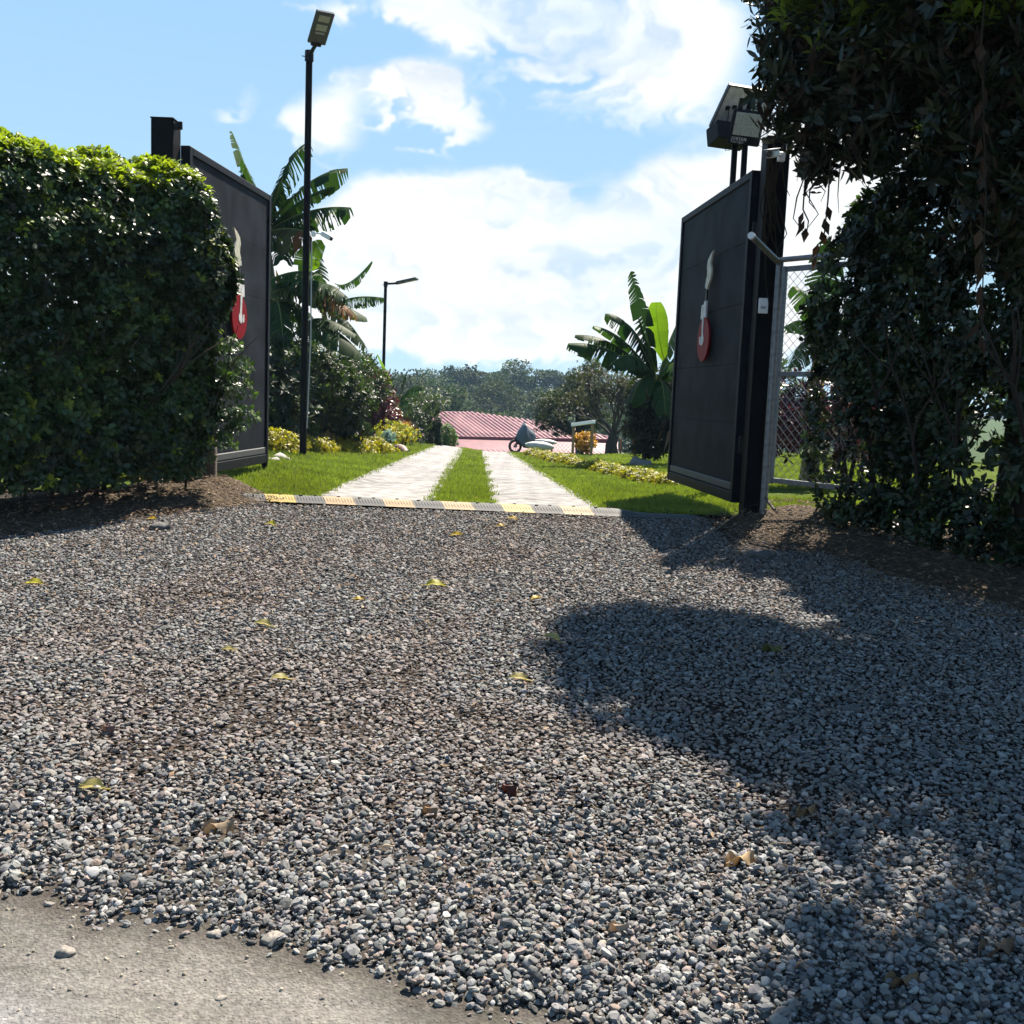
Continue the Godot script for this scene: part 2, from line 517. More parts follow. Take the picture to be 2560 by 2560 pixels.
func build_gravel() -> void:
	# irregular crushed and river-worn stones; several shapes
	var shapes := []
	for k in 6:
		var b := MB.new()
		var seg := 6
		var rings := []
		var e := [Vector3(0, 1, 0), Vector3(0, -1, 0)]
		for h in [0.55, -0.1, -0.65]:
			var ring := []
			for s in seg:
				var a: float = TAU * (s + rf(-0.28, 0.28)) / seg
				var rr: float = sqrt(1.0 - h * h) * rf(0.8, 1.18)
				ring.append(Vector3(cos(a) * rr, h + rf(-0.16, 0.16), sin(a) * rr))
			rings.append(ring)
		for s in seg:
			var s2 := (s + 1) % seg
			b.out([e[0] * rf(0.75, 0.95), rings[0][s], rings[0][s2]], Vector3.ZERO)
			for q in 2:
				b.out([rings[q][s], rings[q][s2], rings[q + 1][s2]], Vector3.ZERO)
				b.out([rings[q][s], rings[q + 1][s2], rings[q + 1][s]], Vector3.ZERO)
		var m := b.mesh()
		if k % 3 == 0:   # the river-worn ones are smooth
			for i in b.v.size(): b.n[i] = (b.n[i] * 0.35 + b.v[i].normalized() * 0.65).normalized()
			m = b.mesh()
		shapes.append(m)
	var clouds := []
	for k in 6: clouds.append(Cloud.new())
	var tones := [Color(0.053, 0.055, 0.057), Color(0.090, 0.092, 0.093), Color(0.129, 0.128, 0.126), Color(0.129, 0.128, 0.126), Color(0.116, 0.115, 0.114), Color(0.182, 0.180, 0.175), Color(0.138, 0.114, 0.102), Color(0.160, 0.158, 0.153)]
	var d := 2.05
	while d < 9.5:
		var near := clampf((d - 2.0) / 7.0, 0.0, 1.0)
		var s := lerpf(0.0160, 0.0205, near)
		var x := -0.57 * d - 0.55
		var x1 := 0.57 * d + 0.5
		while x < x1:
			var px := x + rf(-0.7, 0.7) * s
			var pd := d + rf(-0.7, 0.7) * s
			x += s
			var edge := pd - gravel_edge(px)
			if edge < 0.0 and rng.randf() > 0.45 * exp(edge * 11.0) + 0.02: continue
			if edge < 0.08 and rng.randf() > 0.35 + edge * 8.0: continue
			var lb := left_bank(px, pd)
			var rb := right_bank(px, pd)
			if lb > -0.15 and rng.randf() < smoothstep(-0.15, 0.5, lb) * 0.97: continue
			if rb > -0.2 and rng.randf() < smoothstep(-0.2, 0.35, rb) * 0.97: continue
			if px > 1.75 and pd > 7.9 and rng.randf() < 0.85: continue
			if pd > 9.16 + 0.06 * (px + 2.5) / 4.2: continue
			var patch := noise.get_noise_2d(px * 55.0, pd * 30.0) + 0.5 * noise.get_noise_2d(px * 190.0, pd * 150.0)
			if patch > 0.34 and rng.randf() < (patch - 0.34) * 1.3: continue
			var r := 0.0050 + 0.0088 * pow(rng.randf(), 1.8)
			if rng.randf() < 0.03: r *= 1.45
			var hump := 0.008 * noise.get_noise_2d(px * 120.0, pd * 120.0)
			var bs := toward(Vector3(rf(-0.5, 0.5), 1, rf(-0.5, 0.5)), rf(0, TAU)).scaled_local(Vector3(rf(0.95, 1.45), rf(0.38, 0.72), rf(0.75, 1.05)) * r)
			var tone: Color = tones[rng.randi() % tones.size()]
			if patch > 0.02: tone = tone.lerp(Color(0.150, 0.116, 0.100), clampf(patch * 1.1, 0.0, 0.32))
			(clouds[rng.randi() % 6] as Cloud).put(on(px, pd, r * 0.35 + hump + rf(0.0, 0.008)), bs, vary(tone, 0.24))
			if edge > 0.02 and rng.randf() > smoothstep(2.35, 3.7, pd):   # heaped towards its near edge
				(clouds[rng.randi() % 6] as Cloud).put(on(px + rf(-0.01, 0.01), pd + rf(-0.01, 0.01), 0.008 + r * 0.6 + rf(0.0, 0.014)), toward(Vector3(rf(-0.9, 0.9), 1, rf(-0.9, 0.9)), rf(0, TAU)).scaled_local(Vector3(rf(0.9, 1.4), rf(0.45, 0.8), rf(0.8, 1.1)) * r * rf(0.85, 1.1)), vary(tones[rng.randi() % tones.size()] * 1.14, 0.24))
		d += s
	var total := 0
	for k in 6:
		total += clouds[k].xf.size()
		var o := spread("gravel", shapes[k], M.stone, clouds[k], self)
		tag(o, "loose grey crushed gravel covering the entrance", "", "", "stuff")
	print("stones ", total)

func build_lawn() -> void:
	var green := func(x: float, d: float) -> Color:
		var w := noise.get_noise_2d(x * 60, d * 60)
		return Color(0.07, 0.10, 0.018) * (1.0 + 0.35 * w)
	var wob := func(d: float, k: float) -> float: return 0.05 * noise.get_noise_2d(d * 110.0, k)
	struct("lawn", sheet(func(d): return Vector2(-16.0, drive_x(0, d) + wob.call(d, 1.0)), 9.42, 33.0, 0.3, 30, 0.022, green), M.turf, "lawn left of the drive")
	struct("lawn", sheet(func(d): return Vector2(drive_x(1, d) + wob.call(d, 9.0), drive_x(2, d) + wob.call(d, 20.0)), 9.55, 31.0, 0.15, 3, 0.026, green), M.turf, "strip of lawn between the two wheel tracks")
	struct("lawn", sheet(func(d): return Vector2(drive_x(3, d) + wob.call(d, 30.0), 26.0), 9.55, 37.0, 0.3, 40, 0.022, green), M.turf, "lawn right of the drive")
	# tufts of grass
	var tufts := []
	for k in 3:
		var b := MB.new()
		for i in 16:
			var a := rf(0, TAU)
			var p := Vector3(cos(a), 0, sin(a)) * rf(0, 0.055)
			var h := rf(0.028, 0.06)
			var lean := Vector3(rf(-1, 1), 0, rf(-1, 1)) * h * 0.55
			var s := Vector3(rf(-1, 1), 0, rf(-1, 1)).normalized() * rf(0.003, 0.0055)
			b.col = Color.WHITE * rf(0.7, 1.25)
			if rng.randf() < 0.1: b.col = Color(1.9, 1.35, 1.2)
			b.tri(p - s, p + s, p + lean * 0.4 + Vector3.UP * h * 0.6 + s * 0.8)
			b.tri(p - s, p + lean * 0.4 + Vector3.UP * h * 0.6 + s * 0.8, p + lean + Vector3.UP * h)
		tufts.append(b.mesh())
	var clouds := [Cloud.new(), Cloud.new(), Cloud.new()]
	var d := 9.45
	while d < 32.5:
		var step := lerpf(0.06, 0.16, clampf((d - 10.0) / 16.0, 0.0, 1.0))
		for band in 3:
			var x0: float = [maxf(-0.55 * d, -9.0), drive_x(1, d), drive_x(3, d)][band]
			var x1: float = [drive_x(0, d), drive_x(2, d), minf(0.42 * d, 9.0)][band]
			x0 += -0.03 if band > 0 else 0.0
			x1 += 0.03 if band < 2 else 0.0
			if band == 2 and d < 9.6: continue
			var x := x0
			while x < x1:
				var px := x + rf(-0.6, 0.6) * step
				var pd := d + rf(-0.6, 0.6) * step
				x += step
				if band == 2 and px > 1.9 and pd < 9.75: continue
				if band == 0 and left_bank(px, pd) > 0.1 and pd < 10.4: continue
				if band == 2 and px > 2.7 and pd > 11.6 and pd < 13.2: continue
				var w := noise.get_noise_2d(px * 70, pd * 70)
				var c := Color(0.185, 0.228, 0.036) * (1.0 + 0.4 * w)
				var k := step / 0.06
				(clouds[rng.randi() % 3] as Cloud).put(on(px, pd, 0.02), Basis(Vector3.UP, rf(0, TAU)).scaled(Vector3(1.0 + 0.5 * (k - 1), rf(0.75, 1.25), 1.0 + 0.5 * (k - 1))), vary(c, 0.15))
		d += step
	var total := 0
	for k in 3:
		total += clouds[k].xf.size()
		tag(spread("grass", tufts[k], M.grass, clouds[k], self), "short mown grass of the lawns", "", "", "stuff")
	print("tufts ", total)

func build_drive() -> void:
	# two poured wheel tracks with a coarse cross-ribbed face
	for tr in 2:
		var b := MB.new()
		var rows := []
		var cc := []
		var d := 9.42 if tr == 0 else 9.5
		while d < 31.2:
			var r := PackedVector3Array()
			var c := PackedColorArray()
			var n := 30
			for i in n + 1:
				var a := drive_x(tr * 2, d) + 0.02 * noise.get_noise_2d(d * 200, tr * 50.0)
				var e := drive_x(tr * 2 + 1, d) + 0.02 * noise.get_noise_2d(d * 200, 25 + tr * 50.0)
				var x := lerpf(a, e, float(i) / n)
				var h := noise.get_noise_2d(x * 75.0 + 300 * tr, d * 950.0)
				var h2 := noise.get_noise_2d(x * 160.0 + 70, d * 1700.0)
				var groove := smoothstep(0.16, 0.42, h) + 0.7 * smoothstep(0.25, 0.5, h2)
				var big := noise.get_noise_2d(x * 60.0, d * 40.0)
				r.append(on(x, d, 0.045 - 0.022 * groove + 0.004 * big))
				c.append((Color(0.252, 0.247, 0.243) * (1.0 + 0.25 * big + 0.12 * h2)).lerp(Color(0.07, 0.06, 0.05), clampf(groove * 0.5, 0.0, 0.7)))
			rows.append(r); cc.append(c)
			d += 0.022 if d < 20.0 else 0.04
		b.grid(rows, cc)
		struct("driveway_track", b, M.concrete, ["left", "right"][tr] + " pale concrete wheel track of the drive")

func build_bank() -> void:
	# earth heaped along the foot of each hedge
	for side in 2:
		var line := [Vector2(-2.72, 9.95), Vector2(-2.98, 9.5), Vector2(-3.45, 8.75), Vector2(-4.1, 7.8), Vector2(-5.2, 6.3)] if side == 0 else [Vector2(2.55, 9.5), Vector2(2.75, 8.9), Vector2(3.15, 7.9), Vector2(3.6, 6.9), Vector2(4.6, 4.6)]
		var rows := []
		for i in range(0, 33):
			var f := i / 32.0 * (line.size() - 1)
			var k := mini(int(f), line.size() - 2)
			var p: Vector2 = line[k].lerp(line[k + 1], f - k)
			var dir: Vector2 = (line[k + 1] - line[k]).normalized()
			var nn := Vector2(dir.y, -dir.x) * (-1.0 if side == 0 else 1.0)
			if nn.y > 0: nn = -nn
			var r := PackedVector3Array()
			for j in 15:
				var o := lerpf(0.85, -1.1, j / 14.0)
				var q := p + nn * o
				var h := 0.17 * exp(-pow(o / 0.5, 2.0)) + 0.05 * noise.get_noise_2d(q.x * 150, q.y * 150) * exp(-pow(o / 0.6, 2.0)) - 0.02 * absf(o)
				if i == 0: h *= 0.2
				r.append(on(q.x, q.y, h))
			if side == 0: r.reverse()
			rows.append(r)
		rows.reverse()
		var b := MB.new()
		b.col = Color(0.085, 0.063, 0.047)
		b.grid(rows)
		struct("soil_bank", b, M.soil, ["bank of bare soil and leaf litter under the left hedge", "bank of bare soil and leaf litter under the right hedge"][side])
	# leaf litter and bits of twig
	var bits := []
	for k in 3:
		var b := MB.new()
		if k < 2: b.leaf(Vector3(-0.5, 0, 0), Vector3(1, 0.1, 0).normalized(), Vector3.UP, 1.0, 0.42, -0.5 + k, 0.25 * k)
		else: b.tube([Vector3(-0.9, 0, 0), Vector3(0, 0.08, 0.1), Vector3(0.9, 0, 0)], [0.035, 0.045, 0.02], 4)
		bits.append(b.mesh())
	var clouds := [Cloud.new(), Cloud.new(), Cloud.new()]
	for i in 13000:
		var x := 0.0
		var d := 0.0
		var k := rng.randf()
		var up := 0.02
		if k < 0.26:
			var f := rf(0, 1)
			var q := Vector2(-2.75, 9.75).lerp(Vector2(-4.6, 7.1), f) + Vector2(0.8, -0.6) * rf(-0.45, 0.85)
			x = q.x; d = q.y; up = 0.17 * exp(-pow(absf(left_bank(x, d)) / 0.5, 2.0)) + 0.02
		elif k < 0.54:
			var f := rf(0, 1)
			var q := Vector2(2.5, 9.5).lerp(Vector2(3.9, 6.0), f) + Vector2(-0.93, -0.37) * rf(-0.4, 1.0)
			x = q.x; d = q.y; up = 0.17 * exp(-pow(absf(right_bank(x, d) - 0.1) / 0.5, 2.0)) + 0.02
		elif k < 0.60:
			x = rf(1.75, 2.75); d = rf(7.9, 10.6)
		else:
			d = 2.3 + 6.8 * sqrt(rng.randf()); x = rf(-0.5, 0.5) * d
		if d < gravel_edge(x): continue
		var c: Color = [Color(0.09, 0.06, 0.04), Color(0.15, 0.105, 0.07), Color(0.055, 0.038, 0.03), Color(0.19, 0.145, 0.10)][rng.randi() % 4]
		var s := rf(0.018, 0.05)
		var which := rng.randi() % 3
		if d < 5: s *= 0.8
		(clouds[which] as Cloud).put(on(x, d, up + rf(0.008, 0.025)), toward(Vector3(rf(-0.5, 0.5), 1, rf(-0.5, 0.5)), rf(0, TAU)).scaled(Vector3.ONE * s), vary(c, 0.3))
	for k in 3:
		tag(spread("leaf_litter", bits[k], M.litter, clouds[k], self), "dry brown leaf litter and twigs", "", "", "stuff")
	# sparse pebbles and grit on the shoulder
	var gb := MB.new()
	gb.box(Vector3.ZERO, Vector3(1.3, 0.8, 1.0), Basis.IDENTITY, 0.3)
	var gc := Cloud.new()
	for i in 2600:
		var x := rf(-1.9, 1.3)
		var d := rf(1.9, 2.75)
		var e := gravel_edge(x) - d
		if e < -0.05 or rng.randf() > exp(-e * 3.0) + 0.08: continue
		gc.put(on(x, d, 0.006), toward(rdir(), 0.0).scaled(Vector3.ONE * (0.002 + 0.009 * pow(rng.randf(), 4.0))), vary(Color(0.2, 0.18, 0.15), 0.4))
	tag(spread("grit", gb.mesh(), M.stone, gc, self), "loose grit on the road shoulder", "", "", "stuff")

# ------------------------------------------------------------------ speed bump, gates, posts
func build_bump() -> void:
	var a := Vector3(-2.576, 0.441, -9.292)
	var z := Vector3(1.766, 0.436, -9.196)
	var along := (z - a).normalized()
	var back := Vector3.UP.cross(along).normalized()   # away from the camera
	if back.z > 0: back = -back
	var len_ := a.distance_to(z)
	var t := thing("speed_bump", "low rubber speed bump of black and yellow segments across the gateway", "speed bump", a)
	var n := 16
	var seg := len_ / n
	var bolt := MB.new()
	for k in n:
		var b := MB.new()
		var yellow := k % 2 == 1
		var rows := []
		var m := 40
		for j in 12:
			var f := j / 11.0
			var r := PackedVector3Array()
			for i in m + 1:
				var s := seg * (k + float(i) / m) + (0.5 - f) * 0.15
				var rib := 0.0011 * (1.0 if (i / 2) % 2 == 0 else -1.0) * (1.0 if f > 0.12 and f < 0.9 else 0.0)
				var h := 0.055 * sin(PI * clampf(f, 0.02, 0.98)) * (1.0 - 0.2 * cos(TAU * f) * 0.0)
				h = 0.052 * (smoothstep(0.0, 0.38, f) - smoothstep(0.62, 1.0, f))
				h *= smoothstep(0.0, 0.10, s + 0.04) * (1.0 - smoothstep(len_ - 0.14, len_ + 0.02, s))
				h *= lerpf(1.0, 0.4, smoothstep(len_ * 0.80, len_ * 0.88, s))
				var p := a + along * s + back * (f * 0.30)
				p.y = land(p.x, -p.z) + 0.012 + h + rib * smoothstep(0.0, 0.02, h)
				r.append(p)
			rows.append(r)
		b.grid(rows)
		var o := part("segment", b, M.bump_black if k > 12 else M.bump_yellow if yellow and k % 8 in [1] else M.bump_faded if yellow else M.bump_black, t)
		o.set_meta("label", ("bright yellow segment" if k % 8 == 1 else "faded pale orange segment") if yellow and k < 13 else "dark grey ribbed segment")
		for q in ([0.3, 0.75] if not yellow else [0.55]):
			var bb := MB.new()
			var p = a + along * (seg * (k + q)) + back * (0.12 if q < 0.5 else 0.17)
			p.y = land(p.x, -p.z) + 0.0655
			bb.tube([p, p + Vector3.UP * 0.006], [0.018, 0.015], 8)
			part("bolt", bb, M.dark_steel, o)

const LW := 0.045   # half thickness of a gate leaf
func emblem(t: Node3D, face: Vector3, dir: Vector3, nrm: Vector3) -> void:
	# a red round cup with a white spoon, a white neck and a curl of pale steam, cut from plate and mounted off the gate
	var xf := Transform3D(Basis(dir, Vector3.UP, dir.cross(Vector3.UP)), face)
	if xf.basis.z.dot(nrm) < 0: xf = Transform3D(Basis(-dir, Vector3.UP, -dir.cross(Vector3.UP)), face)
	var flip := signf(xf.basis.x.dot(dir))
	var shape := func(pts: Array) -> PackedVector2Array:
		var o := PackedVector2Array()
		for p in pts: o.append(Vector2((p[0] - 340.0) / 384.0 * flip, (1460.0 - p[1]) * 0.00071))
		return o
	var e := Node3D.new(); e.name = "emblem"; t.add_child(e)
	var up := func(z: float) -> Transform3D: return Transform3D(xf.basis, xf.origin + xf.basis.z * z)
	var disc := PackedVector2Array()
	for i in 40:
		var a := TAU * i / 40.0
		disc.append(Vector2(cos(a) * 0.222, sin(a) * 0.228))
	var add := func(called: String, poly: PackedVector2Array, z: float, th: float, m: Material) -> void:
		var b := MB.new()
		b.prism(poly, up.call(z), th)
		part(called, b, m, e)
	add.call("red_cup", disc, 0.035, 0.02, M.red_paint)
	add.call("neck", shape.call([[282, 1150], [288, 948], [318, 944], [322, 905], [352, 895], [354, 1150]]), 0.034, 0.018, M.white_paint)
	add.call("spoon", shape.call([[316, 1150], [338, 1150], [342, 1390], [355, 1440], [352, 1510], [332, 1552], [318, 1540], [312, 1480], [322, 1400]]), 0.0555, 0.004, M.white_paint)
	add.call("highlight_mark", shape.call([[290, 1415], [306, 1410], [308, 1530], [294, 1528]]), 0.0555, 0.004, M.white_paint)
	add.call("stem", shape.call([[322, 910], [326, 745], [350, 738], [350, 900]]), 0.034, 0.016, M.dark_steel)
	add.call("stem_tip", shape.call([[322, 640], [334, 625], [342, 650], [338, 705], [324, 712]]), 0.034, 0.018, M.white_paint)
	add.call("steam_curl", shape.call([[412, 203], [392, 300], [382, 370], [400, 455], [403, 520], [393, 600], [368, 672], [356, 735], [344, 735], [336, 660], [328, 600], [343, 530], [340, 460], [333, 390], [342, 310], [376, 245]]), 0.034, 0.018, M.cream_paint)
	for p in [Vector2(0, 0.1), Vector2(0, -0.12), Vector2(-0.02, 0.75)]:   # stand-offs
		var b := MB.new()
		b.tube([xf * Vector3(p.x, p.y, 0), xf * Vector3(p.x, p.y, 0.035)], [0.01, 0.01], 6, false)
		part("standoff", b, M.dark_steel, e)

func gate_leaf(label: String, hx: float, hz: float, fx: float, fz: float, y0: float, y1: float, side: float, leg: bool) -> Node3D:
	var h := Vector3(hx, y0, -hz)
	var f := Vector3(fx, y0, -fz)
	var dir := (f - h).normalized()
	var nrm := Vector3(dir.z, 0, -dir.x) * -side
	if nrm.x * side < 0: nrm = -nrm
	var len_ := h.distance_to(f)
	var H := y1 - y0
	var t := thing("gate_leaf", label, "gate", h, "the two dark steel gate leaves")
	var bs := Basis(dir, Vector3.UP, dir.cross(Vector3.UP))
	for q in [[0.035, 0.07], [len_ - 0.035, 0.07]]:
		var b := MB.new()
		b.box(h + dir * q[0] + Vector3.UP * H / 2, Vector3(0.07, H, 0.09), bs, 0.006)
		part("stile", b, M.gate_steel, t)
	for q in [[0.11, 0.10], [H - 0.035, 0.07]]:
		var b := MB.new()
		b.box(h + dir * len_ / 2 + Vector3.UP * (q[0] if q[0] > 1 else 0.05), Vector3(len_ - 0.142, q[1], 0.088), bs, 0.006)
		part("rail", b, M.gate_steel, t)
	var lip := MB.new()   # the lighter flat along the foot of the panels
	lip.box(h + dir * len_ / 2 + Vector3.UP * 0.145, Vector3(len_ - 0.144, 0.075, 0.070), bs, 0.008)
	part("kick_strip", lip, M.gate_worn, t)
	var n := 5
	var ph := (H - 0.07 - 0.186) / n
	for k in n:
		var b := MB.new()
		b.box(h + dir * len_ / 2 + Vector3.UP * (0.186 + ph * (k + 0.5)), Vector3(len_ - 0.144, ph - 0.0015, 0.05), bs, 0.003)
		part("panel", b, M.gate_panel, t)
	if leg:
		var b := MB.new()
		var g := land(f.x, -f.z)
		b.box(Vector3(f.x, (y0 + g) / 2 - 0.01, f.z) + dir * 0.0, Vector3(0.05, y0 - g + 0.06, 0.06), bs, 0.004)
		part("leg", b, M.gate_steel, t)
	for k in [0.18, 0.82]:
		var b := MB.new()
		b.tube([h - dir * 0.03 + Vector3.UP * (H * k - 0.08), h - dir * 0.03 + Vector3.UP * (H * k + 0.08)], [0.022, 0.022], 8)
		part("hinge", b, M.dark_steel, t)
	emblem(t, h + dir * len_ * (0.53 if side > 0 else 0.47) + Vector3.UP * (1.60 if side > 0 else 1.585) + nrm * 0.026, -dir, nrm)
	return t

func post(called: String, label: String, p: Vector3, w: float, dd: float, top: float, m: Material, turn := 0.0) -> Node3D:
	var t := thing(called, label, "post", p)
	var bs := Basis(Vector3.UP, turn)
	var b := MB.new()
	b.box(Vector3(p.x, (p.y + top) / 2, p.z), Vector3(w, top - p.y, dd), bs, 0.008)
	part("column", b, m, t)
	var c := MB.new()
	c.box(Vector3(p.x, top + 0.006, p.z), Vector3(w + 0.01, 0.012, dd + 0.01), bs, 0.003)
	part("cap", c, m, t)
	return t

func cctv(label: String, mount: Vector3, aim: Vector3, s := 1.0) -> Node3D:
	var t := thing("security_camera", label, "camera", mount)
	aim = aim.normalized()
	var b := MB.new()
	b.box(mount, Vector3(0.07, 0.09, 0.05) * s, Basis.IDENTITY, 0.006)
	part("junction_box", b, M.white_plastic, t)
	var c := mount + Vector3(aim.x, 0.0, aim.z).normalized() * 0.16 * s
	b = MB.new()
	b.tube([mount, mount.lerp(c, 0.5) + Vector3.UP * 0.005, c], [0.014 * s, 0.012 * s, 0.014 * s], 8)
	part("bracket", b, M.white_plastic, t)
	b = MB.new()
	var side := aim.cross(Vector3.UP).normalized()
	var bs := Basis(side, aim, side.cross(aim))
	b.box(c + aim * 0.09 * s, Vector3(0.075, 0.20, 0.07) * s, bs, 0.014 * s)
	part("housing", b, M.white_plastic, t)
	b = MB.new()
	b.tube([c + aim * 0.188 * s, c + aim * 0.215 * s], [0.030 * s, 0.030 * s], 12)
	part("lens", b, M.black_gloss, t)
	b = MB.new()
	b.box(c + aim * 0.11 * s + side.cross(aim) * (0.043 * s if side.cross(aim).y > 0 else -0.043 * s), Vector3(0.085, 0.25, 0.006) * s, bs, 0.002)
	part("sunshield", b, M.white_plastic, t)
	return t

func lettering(called: String, text: String, size: float, xf: Transform3D, m: Material, parent: Node3D, bold := true) -> void:
	var f := SystemFont.new()
	f.font_names = PackedStringArray(["Droid Sans"])
	f.font_weight = 700 if bold else 400
	var tm := TextMesh.new()
	tm.text = text
	tm.font = f
	tm.font_size = 32
	tm.pixel_size = size / 32.0
	tm.depth = 0.003
	var o := MeshInstance3D.new()
	o.name = called
	o.mesh = tm
	o.material_override = m
	parent.add_child(o, true)
	o.transform = Transform3D(xf.basis, xf.origin - parent.position)

func build_gates() -> void:
	post("gate_post", "square dark steel gate post above the left hedge carrying the left gate leaf", on(-3.27, 9.62), 0.20, 0.22, 3.834, M.post_steel)
	var br := thing("gate_bracket", "small dark latch bracket fixed high on the left gate post", "bracket", Vector3(-3.166, 3.771, -9.550))
	var b := MB.new()
	b.box(Vector3(-3.185, 3.779, -9.550), Vector3(0.11, 0.05, 0.05), Basis.IDENTITY, 0.004)
	part("arm", b, M.dark_steel, br)
	b = MB.new()
	b.tube([Vector3(-3.118, 3.754, -9.550), Vector3(-3.118, 3.819, -9.550)], [0.022, 0.02], 8)
	part("pin", b, M.dark_steel, br)
	gate_leaf("open dark steel gate leaf beside the left hedge, its red emblem half hidden by leaves", -3.12, 9.70, -2.93, 12.05, 0.60, 3.65, 1.0, true)
	post("gate_post", "tall brown-black square gate post right of the drive with a white call plate", on(2.23, 9.50), 0.205, 0.22, 3.854, M.post_steel)
	gate_leaf("open black gate leaf right of the drive showing its whole red emblem", 2.115, 9.68, 1.885, 12.30, 0.57, 3.63, -1.0, false)
	# call plate and camera on the right post
	var cp := thing("call_plate", "small white call plate on the right gate post", "doorbell", Vector3(2.179, 2.382, -9.370))
	b = MB.new()
	b.box(Vector3(2.180, 2.383, -9.375), Vector3(0.085, 0.135, 0.018), Basis.IDENTITY, 0.005)
	part("plate", b, M.white_plastic, cp)
	b = MB.new()
	b.box(Vector3(2.178, 2.368, -9.362), Vector3(0.045, 0.022, 0.012), Basis.IDENTITY, 0.003)
	part("button", b, M.grey_plastic, cp)
	cctv("white security camera at the top of the right gate post under the foliage", Vector3(2.234, 3.664, -9.300), Vector3(-0.5, -0.25, 0.8), 0.9)
	# pipe frame with chain link: the side gate for people on foot
	var A := Vector3(2.252, 1.709, -9.250)
	var w := thing("side_gate", "galvanised chain link side gate between the right post and hedge", "gate", Vector3(A.x, 0.5, A.z))
	var p0 := Vector3(2.275, 0, -9.26)
	var p1 := Vector3(3.02, 0, -8.35)
	var dir := (p1 - p0).normalized()
	var ytop := 2.775
	var ymid := 1.779
	var ybot := 0.831
	b = MB.new()
	b.tube([Vector3(p0.x, 0.42, p0.z), Vector3(p0.x, ytop + 0.02, p0.z)], [0.033, 0.033], 12)
	part("hinge_post", b, M.galvanised, w)
	b = MB.new()
	b.tube([Vector3(p0.x, ytop, p0.z), Vector3(p1.x, ytop, p1.z)], [0.024, 0.024], 10)
	part("top_pipe", b, M.galvanised, w)
	b = MB.new()
	var q0 := p0 + dir * 0.065
	b.bar(Vector3(q0.x, ybot - 0.03, q0.z), Vector3(q0.x, ytop - 0.06, q0.z), 0.04, 0.03, dir)
	part("stile", b, M.galvanised, w)
	for y in [ytop - 0.085, ymid, ybot]:
		b = MB.new()
		b.bar(Vector3(q0.x, y, q0.z) + dir * 0.02, Vector3(p1.x, y, p1.z), 0.03, 0.045, Vector3.UP)
		part("rail", b, M.galvanised, w)
	var L := p0.distance_to(p1) - 0.1
	for k in 2:
		b = MB.new()
		var y0: float = ybot + 0.02 if k == 0 else ymid + 0.02
		var y1: float = ymid - 0.02 if k == 0 else ytop - 0.105
		for s in [-1.0, 1.0]:
			var c := -(y1 - y0)
			while c < L + (y1 - y0):
				var x0 := c
				var x1 = c + s * (y1 - y0)
				var t0 := 0.0
				var t1 := 1.0
				for lim in [0.0, L]:
					var f: float = (lim - x0) / (x1 - x0)
					if (x1 - x0 > 0) == (lim == 0.0): t0 = maxf(t0, f)
					else: t1 = minf(t1, f)
				if t1 > t0 + 0.01:
					var pa := q0 + dir * (0.02 + lerpf(x0, x1, t0)) + Vector3.UP * lerpf(y0, y1, t0)
					var pb := q0 + dir * (0.02 + lerpf(x0, x1, t1)) + Vector3.UP * lerpf(y0, y1, t1)
					var off = dir.cross(Vector3.UP) * s * 0.002
					b.tube([pa + off, pb + off], [0.0022, 0.0022], 5, false)
				c += 0.082
		part("chain_link", b, M.galvanised, w)
	var pp := thing("steel_pipe", "loose end of a grey pipe jutting over the top of the side gate", "pipe", Vector3(2.234, 2.759, -9.200))
	b = MB.new()
	b.tube([Vector3(1.904, 2.887, -8.750), Vector3(2.244, 2.750, -9.200)], [0.027, 0.027], 12)
	part("pipe", b, M.galvanised, pp)
	b = MB.new()
	b.tube([Vector3(1.888, 2.891, -8.720), Vector3(1.903, 2.887, -8.745)], [0.030, 0.030], 12)
	part("end_cap", b, M.white_plastic, pp)
	# solar flood light on its two poles
	var sp := Vector3(2.484, 4.842, -12.600)
	var t := thing("solar_floodlight", "solar floodlight and panel on twin dark poles behind the right gate leaf", "floodlight", on(sp.x, 12.6))
	for q in [Vector3(2.469, 4.385, -12.600), Vector3(2.589, 4.390, -12.600)]:
		b = MB.new()
		b.box(Vector3(q.x, (q.y + 0.4) / 2 + 0.2, q.z), Vector3(0.062, q.y + 0.35, 0.062), Basis.IDENTITY, 0.004)
		part("pole", b, M.post_steel, t)
	var fb := Basis(Vector3.UP, 0.10) * Basis(Vector3.RIGHT, 0.30) * Basis(Vector3(0, 0, 1), -0.06)
	b = MB.new()
	var fc := Vector3(2.549, 4.697, -12.400)
	b.box(fc, Vector3(0.385, 0.385, 0.06), fb, 0.02)
	part("lamp_body", b, M.black_plastic, t)
	b = MB.new()
	b.box(fc + fb * Vector3(0, 0.035, 0.0325), Vector3(0.315, 0.25, 0.012), fb, 0.005)
	part("diffuser", b, M.lamp_lens, t)
	for e in [-0.115, -0.015]:
		b = MB.new()
		b.box(fc + fb * Vector3(e, 0.24, -0.005), Vector3(0.055, 0.14, 0.03), fb, 0.006)
		part("bracket", b, M.black_plastic, t)
	b = MB.new()
	b.box(fc + fb * Vector3(-0.065, 0.235, -0.012), Vector3(0.045, 0.07, 0.01), fb, 0.002)
	part("sticker", b, M.white_paint, t)
	lettering("lettering", "JORTAN", 0.050, Transform3D(fb, fc + fb * Vector3(-0.07, -0.130, 0.031)), M.white_paint, t)
	lettering("lettering", "Solar Light", 0.032, Transform3D(fb, fc + fb * Vector3(-0.085, -0.164, 0.031)), M.white_paint, t, false)
